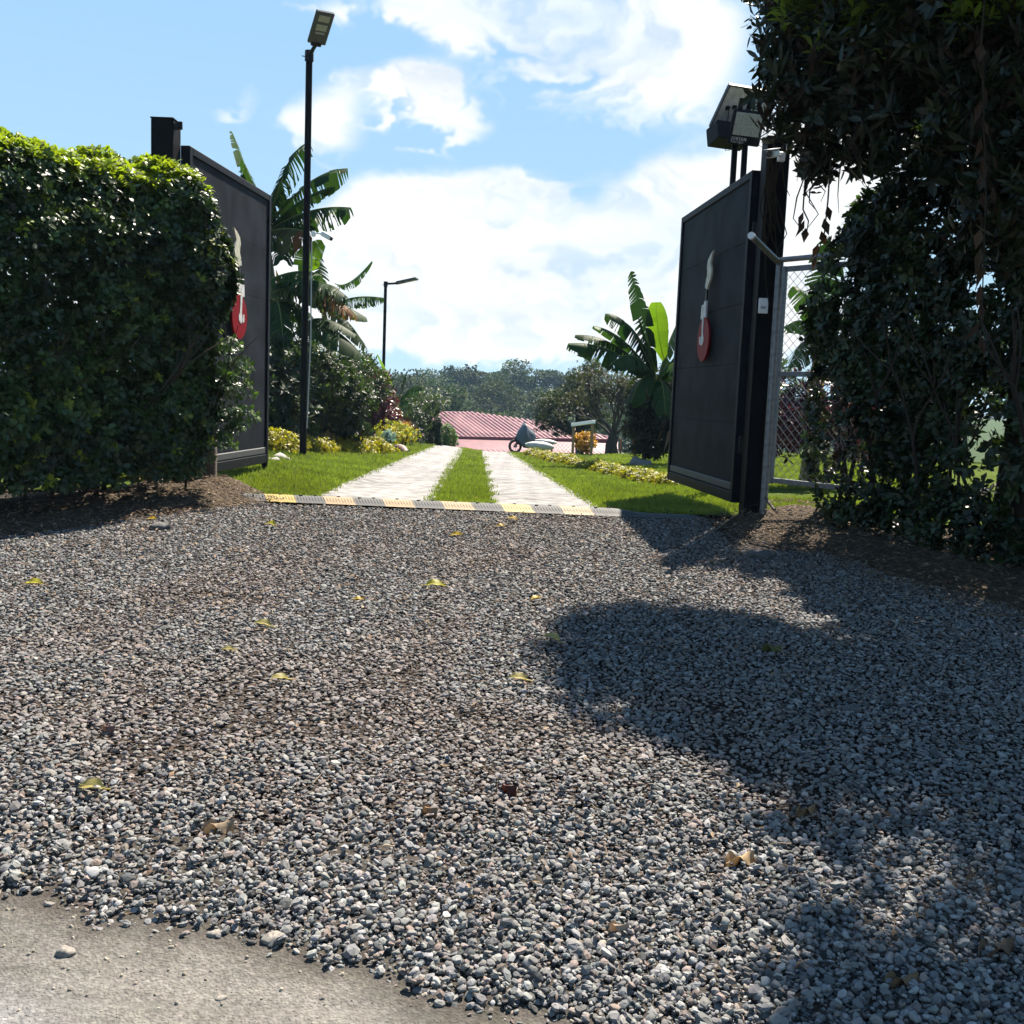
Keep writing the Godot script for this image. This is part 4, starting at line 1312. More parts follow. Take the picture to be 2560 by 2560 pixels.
	banana_plant("small young banana plant above the red shrub left of the drive", b4, Vector3(-4.024, 1.699, -27.500), [
		[Vector3(-3.941, 2.372, -27.500), 0.05, 0.16, 0.3, 0.1, yg, 0.5, 0.0], [Vector3(-4.429, 2.171, -27.500), 0.25, 0.2, 0.7, 0.3, md, 0.0, 0.0], [Vector3(-3.397, 2.003, -27.500), 0.3, 0.22, 0.7, 0.4, dk, 0.0, 0.0], [Vector3(-4.539, 1.744, -27.200), 0.25, 0.2, 0.9, 0.3, dk, 0.0, 0.0]], 0.12)
	var b5 := on(-4.0, 32.5)
	banana_plant("banana plant just right of the far lamp post", b5, Vector3(-3.706, 1.113, -32.500), [
		[Vector3(-3.466, 2.116, -32.500), 0.3, 0.26, 0.8, 0.6, dk, 0.0, 0.0], [Vector3(-2.903, 1.673, -32.300), 0.4, 0.3, 1.0, 0.5, dk, 0.0, 0.0], [Vector3(-4.225, 1.838, -32.500), 0.4, 0.28, 0.9, 0.5, md, 0.0, 0.0], [Vector3(-3.019, 0.947, -32.000), 0.3, 0.28, 1.0, 0.4, md, 0.0, 0.0], [Vector3(-4.424, 2.609, -32.600), 0.2, 0.2, 0.5, 0.3, yg, 0.4, 0.0]], 0.13)
	var b6 := on(4.1, 21.5)
	banana_plant("lush banana plant beside the right gate leaf with one lime leaf", b6, Vector3(2.909, 1.839, -21.500), [
		[Vector3(2.249, 4.125, -21.600), 0.2, 0.34, 0.4, 0.7, dk, 0.5, 0.0], [Vector3(1.743, 3.221, -21.300), 0.75, 0.30, 0.9, 0.8, dk, 0.2, 0.0], [Vector3(0.999, 2.577, -21.000), 0.5, 0.36, 0.9, 0.75, dk, 0.1, 0.0], [Vector3(1.158, 2.782, -21.500), 0.55, 0.26, 0.7, 0.6, dk, 0.0, 0.0], [Vector3(1.510, 2.959, -21.200), 0.5, 0.25, 0.6, 0.3, md, 0.0, 0.0],
		[Vector3(2.768, 3.495, -21.300), 0.05, 0.24, 0.15, 0.0, yg, 0.2, 0.0, Vector3(3.071, 2.224, -21.400)], [Vector3(3.358, 3.313, -21.400), 0.3, 0.36, 0.6, 0.15, md, 0.3, 0.0], [Vector3(2.475, 3.193, -21.700), 0.2, 0.4, 0.5, 0.2, md, 0.3, 0.0], [Vector3(1.821, 2.153, -20.600), 0.75, 0.34, 1.1, 0.4, dk, 0.0, 0.0], [Vector3(2.302, 1.437, -20.800), 0.7, 0.34, 1.2, 0.3, dk, 0.0, 0.0], [Vector3(3.447, 2.225, -20.900), 0.5, 0.36, 0.9, 0.2, md, 0.0, 0.0], [Vector3(2.978, 1.254, -20.600), 0.6, 0.32, 1.2, 0.3, dk, 0.0, 0.0], [Vector3(3.860, 2.806, -21.600), 0.5, 0.34, 0.8, 0.3, dk, 0.0, 0.0]], 0.17)
	var b7 := on(4.2, 14.6)
	banana_plant("banana plant seen through the chain link of the side gate", b7, Vector3(4.205, 2.445, -14.600), [
		[Vector3(3.764, 3.148, -14.500), 0.35, 0.26, 0.6, 0.4, md, 0.0, 0.0], [Vector3(3.817, 2.053, -14.300), 0.4, 0.28, 0.9, 0.3, md, 0.2, 0.0], [Vector3(4.243, 3.842, -14.700), 0.2, 0.26, 0.5, 0.5, md, 0.0, 0.0], [Vector3(4.853, 2.756, -14.500), 0.4, 0.28, 0.8, 0.4, md, 0.0, 0.0], [Vector3(3.611, 2.543, -14.200), 0.35, 0.22, 0.8, 0.3, Color(0.08, 0.14, 0.02), 0.0, 0.0], [Vector3(4.664, 2.012, -14.200), 0.4, 0.28, 0.8, 0.4, dk, 0.0, 0.0]], 0.14)

func build_garden() -> void:
	var coffee := sprig("leafy", 8, 0.105, 0.042)
	var tiny := sprig("leafy", 6, 0.055, 0.026)
	var med := sprig("leafy", 7, 0.09, 0.036)
	var dk0 := Color(0.016, 0.030, 0.012)
	var dk1 := Color(0.034, 0.058, 0.020)
	# coffee-like bushes left
	shrub("bush", "large dark glossy bush close behind the left gate leaf", "bush", on(-3.95, 16.8), [[Vector3(-4.093, 1.386, -16.800), 0.75, 0.75, 0.6], [Vector3(-3.798, 1.749, -17.200), 0.5, 0.5, 0.5], [Vector3(-4.493, 1.544, -17.000), 0.6, 0.7, 0.5], [Vector3(-3.867, 0.884, -16.600), 0.6, 0.4, 0.5]], 900, coffee, M.leafy, dk0, dk1, 6)
	shrub("bush", "dark glossy bush right of the near lamp post above the yellow border", "bush", on(-3.2, 19.0), [[Vector3(-3.409, 1.370, -19.000), 0.62, 0.72, 0.6], [Vector3(-3.076, 1.047, -18.800), 0.45, 0.5, 0.5], [Vector3(-3.837, 1.798, -19.400), 0.5, 0.45, 0.5], [Vector3(-3.566, 0.840, -18.600), 0.4, 0.35, 0.4]], 900, coffee, M.leafy, dk0, dk1, 6)
	shrub("bush", "dark bush filling the gap below the banana leaves at the left", "bush", on(-4.2, 20.5), [[Vector3(-4.376, 2.218, -20.500), 0.8, 0.5, 0.5], [Vector3(-3.100, 1.435, -20.500), 0.5, 0.55, 0.5], [Vector3(-3.403, 1.959, -21.000), 0.4, 0.35, 0.4]], 480, coffee, M.leafy, dk0, dk1, 4)
	shrub("red_shrub", "deep red leaved shrub at the foot of the far lamp post", "shrub", on(-3.1, 25.0), [[Vector3(-3.368, 1.335, -25.000), 0.42, 0.45, 0.4], [Vector3(-3.162, 0.811, -24.800), 0.40, 0.35, 0.4], [Vector3(-3.533, 0.727, -25.000), 0.35, 0.35, 0.4], [Vector3(-3.404, 1.693, -25.200), 0.26, 0.22, 0.3]], 560, med, M.leafy_gloss, Color(0.055, 0.008, 0.014), Color(0.12, 0.018, 0.026), 4)
	shrub("red_shrub", "lower maroon and green shrub spilling right of the red shrub", "shrub", on(-2.75, 27.0), [[Vector3(-3.119, 0.624, -27.000), 0.35, 0.35, 0.35], [Vector3(-2.877, 0.425, -27.000), 0.3, 0.25, 0.3]], 220, med, M.leafy_gloss, Color(0.05, 0.012, 0.012), Color(0.04, 0.05, 0.016), 3)
	shrub("bush", "dark leafy bush between the yellow flowers and the cypresses", "bush", on(-2.9, 29.5), [[Vector3(-2.846, 0.565, -29.500), 0.45, 0.55, 0.4], [Vector3(-2.935, 0.128, -29.000), 0.4, 0.3, 0.4], [Vector3(-2.721, 1.011, -30.500), 0.5, 0.4, 0.4]], 420, med, M.leafy, dk0, dk1, 4)
	shrub("bush", "pale green spreading bush behind the cypresses and the red roof edge", "bush", on(-3.4, 36.0), [[Vector3(-3.215, 1.014, -36.000), 0.9, 0.6, 0.6], [Vector3(-3.762, 0.716, -36.000), 0.6, 0.6, 0.6]], 420, med, M.leafy, Color(0.04, 0.07, 0.025), Color(0.06, 0.09, 0.03), 3)
	# yellow-green border on the left
	var gold0 := Color(0.20, 0.20, 0.012)
	var gold1 := Color(0.33, 0.28, 0.014)
	var proto: Node3D
	var spots := [[566, 0, 0, 0.95], [600, 0, 0, 0.9], [648, 0, 0, 0.95], [672, 0, 0, 1.0], [698, 0, 0, 1.0], [500, 868, 15.6, 1.15], [522, 866, 15.8, 1.1], [545, 862, 16.4, 0.95], [588, 860, 17.0, 0.85], [612, 858, 17.6, 0.85], [635, 857, 18.2, 0.8], [660, 857, 18.8, 1.0], [684, 857, 19.6, 1.0], [712, 856, 20.4, 1.05], [730, 856, 21.2, 0.9]]
	var at := [Vector3(-3.486, 0.366, -16.700), Vector3(-3.307, 0.324, -17.300), Vector3(-3.077, 0.255, -18.500), Vector3(-2.955, 0.216, -19.200), Vector3(-2.810, 0.171, -20.000), Vector3(-3.789, 0.440, -15.600), Vector3(-3.658, 0.418, -15.800), Vector3(-3.602, 0.390, -16.400), Vector3(-3.355, 0.341, -17.000), Vector3(-3.255, 0.308, -17.600), Vector3(-3.150, 0.274, -18.200), Vector3(-3.010, 0.237, -18.800), Vector3(-2.895, 0.195, -19.600), Vector3(-2.718, 0.146, -20.400), Vector3(-2.628, 0.107, -21.200)]
	for i in spots.size():
		if i == 0:
			proto = shrub("border_shrub", "low rounded yellow green border shrub in the row along the left lawn", "shrub", Vector3.ZERO, [[Vector3(0, 0.13, 0), 0.27, 0.17, 0.25], [Vector3(0.1, 0.19, 0.04), 0.15, 0.12, 0.14], [Vector3(-0.12, 0.17, -0.02), 0.14, 0.11, 0.14]], 330, tiny, M.leafy, gold0, gold1, 2, "yellow border shrubs along the left lawn")
		var o := proto if i == 0 else copy(proto)
		o.position = at[i] + Vector3(0, -0.01, 0)
		o.rotation.y = i * 1.7
		o.scale = Vector3.ONE * spots[i][3] * rf(0.95, 1.2)
	# the right-hand border, running away from the gate leaf towards the drive's crest
	var right := [Vector3(2.205, 0.313, -14.200), Vector3(2.055, 0.292, -14.600), Vector3(1.996, 0.270, -15.200), Vector3(1.917, 0.240, -16.000), Vector3(1.837, 0.210, -16.800), Vector3(1.741, 0.179, -17.600), Vector3(1.647, 0.149, -18.400), Vector3(1.546, 0.117, -19.300), Vector3(1.428, 0.088, -20.200), Vector3(1.300, 0.056, -21.200), Vector3(1.176, 0.023, -22.200), Vector3(1.035, -0.009, -23.200), Vector3(0.907, -0.045, -24.300), Vector3(0.789, -0.080, -25.400), Vector3(0.659, -0.119, -26.600), Vector3(0.544, -0.158, -27.800)]
	var proto2: Node3D
	for i in right.size():
		if i == 0:
			proto2 = shrub("border_shrub", "low yellow green shrub in the row edging the right lawn", "shrub", Vector3.ZERO, [[Vector3(0, 0.09, 0), 0.26, 0.12, 0.24], [Vector3(0.12, 0.13, 0.05), 0.13, 0.09, 0.12], [Vector3(-0.12, 0.12, -0.03), 0.13, 0.09, 0.12]], 230, tiny, M.leafy, Color(0.17, 0.20, 0.015), gold1, 2, "yellow border shrubs along the right lawn")
		var o := proto2 if i == 0 else copy(proto2)
		o.position = right[i] + Vector3(0, -0.01, 0)
		o.rotation.y = i * 2.1
		o.scale = Vector3(1, 0.8, 1) * rf(0.8, 1.15)
	shrub("dry_shrub", "thin straw coloured shrub behind the border right of the lamp post", "shrub", Vector3(-3.442, 0.303, -18.300), [[Vector3(-3.467, 0.617, -18.300), 0.28, 0.2, 0.2]], 90, tiny, M.leafy, Color(0.16, 0.13, 0.05), Color(0.2, 0.15, 0.06), 7)
	shrub("flower_bush", "bright yellow flowering bush below the far lamp post", "bush", Vector3(-2.672, 0.027, -23.500), [[Vector3(-2.711, 0.592, -23.500), 0.42, 0.18, 0.3], [Vector3(-2.421, 0.491, -23.300), 0.3, 0.16, 0.3], [Vector3(-2.804, 0.487, -23.000), 0.3, 0.18, 0.3]], 330, tiny, M.leafy, Color(0.14, 0.2, 0.02), Color(0.45, 0.36, 0.012), 3)
	shrub("blue_plant", "small blue grey rosette plant beside the yellow flowers", "plant", Vector3(-2.694, 0.085, -22.000), [[Vector3(-2.705, 0.508, -22.000), 0.12, 0.12, 0.12]], 60, tiny, M.leafy, Color(0.10, 0.19, 0.24), Color(0.16, 0.26, 0.32), 2)
	shrub("orange_flower_plant", "orange flowered plant above the yellow bush", "plant", Vector3(-2.756, -0.055, -26.000), [[Vector3(-2.789, 0.624, -26.000), 0.16, 0.08, 0.15]], 50, tiny, M.leafy, Color(0.45, 0.12, 0.015), Color(0.2, 0.14, 0.02), 2)
	var pot := thing("fallen_pot", "brown clay jar lying on its side in the flower bed", "pot", Vector3(-2.475, 0.042, -22.500))
	var b := MB.new()
	var pc: Vector3 = Vector3(-2.475, 0.042, -22.500) + Vector3(0, 0.13, 0.05)
	var pdir := Vector3(0.75, -0.25, 0.6).normalized()
	var pts := []
	var rad := []
	for q in [[-0.2, 0.06], [-0.17, 0.11], [-0.08, 0.15], [0.02, 0.155], [0.1, 0.125], [0.15, 0.09], [0.2, 0.10], [0.19, 0.075], [0.12, 0.07]]:
		pts.append(pc + pdir * q[0]); rad.append(q[1])
	b.tube(pts, rad, 14)
	part("body", b, M.clay, pot)
	for q in [[Vector3(-3.242, 0.431, -14.200), 0.13, "pale stone at the foot of the border near the lamp post"], [Vector3(-3.217, 0.450, -13.600), 0.10, "pale stone beside the foot of the left gate leaf"], [Vector3(-3.416, 0.504, -11.600), 0.16, "flat grey stone under the left gate leaf"], [Vector3(2.616, 0.097, -21.500), 0.2, "grey boulder under the dark tree right of the drive"]]:
		rock(q[0], q[1], q[2], Color(0.36, 0.34, 0.29) if q[1] < 0.2 else Color(0.2, 0.21, 0.21))
	# cypresses and the round bush
	var cy: Node3D
	for q in [[Vector3(-2.531, -0.226, -30.000), 1.223, 0.15, "tallest of the three thin cypresses left of the red roof"], [Vector3(-2.392, -0.236, -30.200), 0.692, 0.10, "short middle cypress of the three thin cypresses"], [Vector3(-2.222, -0.223, -29.800), 0.788, 0.11, "thin cypress beside the round green bush"]]:
		var f: Vector3 = q[0]
		var h: float = q[1] - f.y
		var lo := []
		for k in 7: lo.append([f + Vector3(0, h * (0.08 + 0.13 * k), 0), q[2] * (1.0 - 0.10 * k), h * 0.10, q[2] * (1.0 - 0.10 * k)])
		shrub("cypress", q[3], "tree", f, lo, 1000, tiny, M.leafy, Color(0.014, 0.03, 0.012), Color(0.025, 0.05, 0.018), 1, "", 0.8)
	shrub("round_bush", "round bright green clipped bush at the left end of the red roof", "bush", Vector3(-2.088, -0.271, -31.000), [[Vector3(-2.085, 0.138, -31.000), 0.30, 0.42, 0.35]], 700, tiny, M.leafy, Color(0.04, 0.10, 0.015), Color(0.08, 0.17, 0.02), 2)
	shrub("orange_croton", "bright orange yellow leaved shrub under the white beam", "shrub", Vector3(2.058, -0.222, -30.500), [[Vector3(2.041, 0.134, -30.500), 0.26, 0.20, 0.25], [Vector3(1.924, 0.286, -30.500), 0.14, 0.12, 0.15], [Vector3(2.175, 0.296, -30.500), 0.14, 0.12, 0.15]], 240, med, M.leafy, Color(0.45, 0.19, 0.012), Color(0.5, 0.30, 0.015), 3)
	# right: trees
	var foot := Vector3(3.195, -0.388, -33.500)
	var t := thing("lichen_tree", "grey many branched tree with thin leaves right of the white beam", "tree", foot)
	b = MB.new()
	b.col = Color(0.06, 0.055, 0.045)
	b.tube([foot - Vector3.UP * 0.1, foot + Vector3(-0.05, 0.4, 0), foot + Vector3(0.03, 0.72, 0)], [0.26, 0.19, 0.17], 9, false)
	part("trunk", b, M.bark, t)
	var ends := []
	for q in [[-0.6, 1.5], [-0.3, 1.9], [0.05, 2.1], [0.4, 1.8], [0.75, 1.2], [-0.95, 0.9], [0.2, 1.6], [-0.15, 1.7]]:
		b = MB.new()
		b.col = Color(0.075, 0.07, 0.06)
		branch(b, foot + Vector3(0.02, 0.66, 0), Vector3(q[0], q[1], rf(-0.6, 0.6)).normalized(), rf(0.62, 0.85), 0.055, 4, 0.5, ends)
		part("limb", b, M.bark, t)
	var cl := Cloud.new()
	for e in ends:
		if e.y < foot.y + 1.1: continue
		for i in 4:
			cl.put(e + rdir() * rf(0.03, 0.22), toward(rdir() + Vector3.UP * 0.5, 0.0).scaled(Vector3.ONE * rf(0.7, 1.2)), vary(Color(0.05, 0.055, 0.03), 0.35))
	spread("foliage", tiny, M.leafy, cl, t)
	tree("broad_tree", "broad olive green tree left of the grey branched tree", on(2.5, 40.0), 0.14, [[Vector3(1.360, 1.053, -40.000), 0.75, 0.6, 0.7], [Vector3(2.264, 1.497, -40.000), 0.75, 0.6, 0.7], [Vector3(3.117, 1.633, -40.500), 0.8, 0.65, 0.7], [Vector3(3.021, 0.709, -40.000), 0.7, 0.5, 0.6], [Vector3(1.802, 0.353, -40.000), 0.5, 0.4, 0.5], [Vector3(1.078, 0.427, -40.000), 0.35, 0.3, 0.3], [Vector3(2.363, 2.221, -40.500), 0.6, 0.4, 0.5], [Vector3(2.964, 2.656, -40.500), 0.5, 0.4, 0.5]], 2300, med, Color(0.018, 0.032, 0.010), Color(0.046, 0.064, 0.014), 1.0)
	tree("dark_tree", "small tree with dense black green shade beside the right gate leaf", on(4.2, 22.5), 0.10, [[Vector3(2.897, 1.390, -22.500), 0.55, 0.6, 0.6], [Vector3(3.223, 1.747, -22.500), 0.5, 0.5, 0.5], [Vector3(3.468, 1.136, -22.000), 0.6, 0.5, 0.6], [Vector3(2.744, 0.986, -22.300), 0.38, 0.4, 0.4], [Vector3(3.149, 0.785, -22.000), 0.5, 0.35, 0.4], [Vector3(2.700, 1.612, -22.600), 0.3, 0.35, 0.4], [Vector3(2.911, 0.425, -22.200), 0.4, 0.2, 0.3]], 2300, med, Color(0.014, 0.022, 0.010), Color(0.024, 0.034, 0.014), 1.0)
	for q in [[Vector3(3.050, 0.102, -22.000), 0.04], [Vector3(3.382, 0.106, -22.400), 0.05]]:
		b = MB.new()
	shrub("purple_shrub", "purple red leaved shrub seen through the side gate", "shrub", on(4.1, 13.6), [[Vector3(3.741, 1.442, -13.600), 0.5, 0.5, 0.4], [Vector3(4.037, 1.354, -13.400), 0.5, 0.5, 0.4], [Vector3(3.551, 1.137, -13.200), 0.3, 0.25, 0.3], [Vector3(4.591, 1.308, -13.400), 0.5, 0.5, 0.4]], 520, med, M.leafy_gloss, Color(0.055, 0.012, 0.028), Color(0.11, 0.03, 0.06), 5)
	# greenery deeper in the garden on the right, glimpsed through the hedge
	for q in [[9.0, 24.0, 2.4, 0], [13.0, 30.0, 3.2, 1], [8.0, 34.0, 2.6, 2], [18.0, 36.0, 3.5, 3], [12.0, 20.0, 2.0, 4]]:
		tree("garden_tree", ["leafy tree deep in the garden behind the right hedge", "tall round tree behind the middle of the right hedge", "tree behind the dark tree at the right of the drive", "distant tall tree far right behind the hedge", "low bushy tree close behind the right hedge"][int(q[3])], on(q[0], q[1]), 0.12, [[on(q[0], q[1], q[2]), 1.3, q[2] * 0.45, 1.2], [on(q[0] + 0.9, q[1], q[2] * 0.75), 0.9, q[2] * 0.3, 0.9], [on(q[0] - 0.9, q[1], q[2] * 0.8), 0.9, q[2] * 0.3, 0.9]], 420, coffee, Color(0.02, 0.04, 0.014), Color(0.05, 0.085, 0.02), 1.5)

func rock(p: Vector3, r: float, label: String, c: Color, called := "stone") -> Node3D:
	var t := thing(called, label, "stone", p)
	var b := MB.new()
	b.col = c
	var rows := []
	for j in 7:
		var row := PackedVector3Array()
		var a := PI * j / 6.0
		for i in 11:
			var e := TAU * (i % 10) / 10.0
			var d := Vector3(sin(a) * cos(e), cos(a), -sin(a) * sin(e))
			var k := 1.0 + 0.35 * noise.get_noise_3dv(d * 90.0 + p * 500.0)
			row.append(p + Vector3(d.x * r * 1.3, d.y * r * 0.7 + r * 0.35, d.z * r) * k)
		rows.append(row)
	b.grid(rows, [], true)
	part("body", b, M.rock, t)
	return t

func tree(called: String, label: String, foot: Vector3, r: float, lobes: Array, n: int, mesh: Mesh, c0: Color, c1: Color, scale: float) -> Node3D:
	var t := thing(called, label, "tree", foot)
	var cl := Cloud.new()
	lobes_cloud(cl, lobes, n, scale, c0, c1, 0.5, 0.8)
	spread("crown", mesh, M.leafy, cl, t)
	var b := MB.new()
	b.col = Color(0.05, 0.042, 0.034)
	var mid: Vector3 = Vector3.ZERO
	for l in lobes: mid += l[0] / lobes.size()
	var fork := foot.lerp(mid, 0.5); fork.x = lerpf(foot.x, mid.x, 0.2)
	b.tube([foot - Vector3.UP * 0.1, foot.lerp(fork, 0.5) + Vector3(0.03, 0, 0), fork], [r * 1.3, r, r * 0.85], 8, false)
	part("trunk", b, M.bark, t)
	for l in lobes:
		b = MB.new()
		b.col = Color(0.05, 0.042, 0.034)
		b.tube([fork - Vector3.UP * 0.05, fork.lerp(l[0], 0.5) + Vector3(0, 0.1, 0), l[0] + Vector3.UP * l[2] * 0.5], [r * 0.6, r * 0.4, r * 0.12], 6, false)
		part("limb", b, M.bark, t)
	return t

# ------------------------------------------------------------------ house, motorcycle, small things on the crest
func clip_line(poly: Array, p: Vector2, d: Vector2) -> Array:
	var t0 := -1e9
	var t1 := 1e9
	var area := 0.0
	for i in poly.size(): area += (poly[i] as Vector2).cross(poly[(i + 1) % poly.size()])
	for i in poly.size():
		var a: Vector2 = poly[i]
		var e: Vector2 = poly[(i + 1) % poly.size()] - a
		var nn := Vector2(e.y, -e.x) * signf(area)     # outward
		var den := nn.dot(d)
		var num := nn.dot(a - p)
		if absf(den) < 1e-6:
			if num < 0: return []
		elif den > 0: t1 = minf(t1, num / den)
		else: t0 = maxf(t0, num / den)
	return [p + d * t0, p + d * t1] if t1 > t0 + 0.02 else []

func roof_slope(t: Node3D, corners: Array, rib_dir: Vector2, pitch_: float) -> void:
	# corners run round the slope; its plane is that of the first three
	var o: Vector3 = corners[0]
	var ux: Vector3 = (corners[1] - o).normalized()
	var nn: Vector3 = (corners[1] - o).cross(corners[corners.size() - 1] - o).normalized()
	if nn.y < 0: nn = -nn
	var uy := nn.cross(ux).normalized()
	var poly := []
	for c in corners: poly.append(Vector2((c - o).dot(ux), (c - o).dot(uy)))
	var b := MB.new()
	b.col = Color(0.185, 0.048, 0.060)
	for i in range(1, corners.size() - 1):
		b.out([corners[0], corners[i], corners[i + 1]], corners[0] - nn)
	part("roof", b, M.roof, t)
	b = MB.new()
	b.col = Color(0.215, 0.066, 0.079)
	var d := rib_dir.normalized()
	var side := Vector2(-d.y, d.x)
	var k := -60
	while k < 90:
		var seg := clip_line(poly, side * (k * pitch_), d)
		k += 1
		if seg.size() < 2: continue
		var a: Vector3 = o + ux * seg[0].x + uy * seg[0].y
		var e: Vector3 = o + ux * seg[1].x + uy * seg[1].y
		var s := (ux * side.x + uy * side.y) * pitch_ * 0.24
		b.quad(a - s * 1.5, e - s * 1.5, e - s * 0.7 + nn * 0.02, a - s * 0.7 + nn * 0.02)
		b.quad(a - s * 0.7 + nn * 0.02, e - s * 0.7 + nn * 0.02, e + s * 0.7 + nn * 0.02, a + s * 0.7 + nn * 0.02)
		b.quad(a + s * 0.7 + nn * 0.02, e + s * 0.7 + nn * 0.02, e + s * 1.5, a + s * 1.5)
	part("roof_ribs", b, M.roof, t).set_meta("kind", "stuff")

func build_house() -> void:
	var t := thing("house", "low house beyond the crest with a ribbed pinkish red metal roof", "house", Vector3(-0.249, -1.225, -47.000))
	# upper slope, skirt slope, and the lower wing to the right
	var r0 := Vector3(-4.020, 0.494, -51.000)
	var r1 := Vector3(-2.236, 0.486, -51.000)
	var r2 := Vector3(4.650, -0.618, -46.500)
	var m0 := Vector3(-4.331, -0.562, -47.600)
	var m2 := Vector3(4.645, -0.709, -46.400)
	roof_slope(t, [m0, Vector3(4.624, -0.303, -46.400), Vector3(1.704, 0.075, -49.000), r1, r0], Vector2(-0.62, 1.0), 0.19)
	roof_slope(t, [Vector3(-4.366, -1.119, -45.600), Vector3(4.531, -0.891, -44.900), Vector3(4.660, -0.354, -46.500), Vector3(-4.444, -0.587, -47.500)], Vector2(-0.62, 1.0), 0.19)
	var cap := MB.new()
	cap.col = Color(0.2, 0.045, 0.06)
	cap.tube([r0, r1], [0.08, 0.08], 6)
	part("ridge_cap", cap, M.roof, t)
	cap = MB.new()
	cap.col = Color(0.2, 0.045, 0.06)
	cap.tube([r1, Vector3(1.704, 0.075, -49.000), Vector3(4.624, -0.303, -46.400)], [0.08, 0.08, 0.08], 6)
	part("hip_cap", cap, M.roof, t)
	cap = MB.new()
	cap.col = Color(0.28, 0.06, 0.085)
	cap.bar(Vector3(-4.386, -0.581, -47.400), Vector3(4.616, -0.347, -46.300), 0.10, 0.12)
	part("flashing", cap, M.roof, t)
	cap = MB.new()
	cap.col = Color(0.25, 0.05, 0.07)
	cap.bar(Vector3(0.352, -0.533, -46.700), Vector3(0.314, 0.143, -49.100), 0.05, 0.05)
	part("roof_seam", cap, M.roof, t)
	# far slope so that the roof closes
	var bk := MB.new()
	bk.col = Color(0.19, 0.042, 0.056)
	bk.out([r0, r1, Vector3(r1.x + 2.0, r1.y - 1.8, r1.z - 4.5), Vector3(r0.x - 2.0, r0.y - 1.8, r0.z - 4.5)], Vector3(r0.x, -20, r0.z))
	bk.out([r1, Vector3(1.704, 0.075, -49.000), Vector3(4.624, -0.303, -46.400), Vector3(r1.x + 6.0, r1.y - 2.0, r1.z - 2.5), Vector3(r1.x + 2.0, r1.y - 1.8, r1.z - 4.5)], Vector3(r0.x, -20, r0.z))
	part("rear_roof", bk, M.roof, t)
	var e0 := Vector3(-4.313, -1.161, -45.550)
	var e1 := Vector3(4.528, -0.935, -44.850)
	var fas := MB.new()
	fas.bar(e0 + Vector3(0, -0.09, 0.02), e1 + Vector3(0, -0.09, 0.02), 0.16, 0.03, Vector3(0, 0, 1))
	part("fascia", fas, M.wall, t)
	var w := MB.new()
	var c := (e0 + e1) * 0.5
	w.box(Vector3(c.x, c.y - 1.6, c.z - 3.6), Vector3(e0.distance_to(e1) - 1.0, 2.8, 5.2), Basis.IDENTITY, 0.02)
	part("wall", w, M.wall, t)

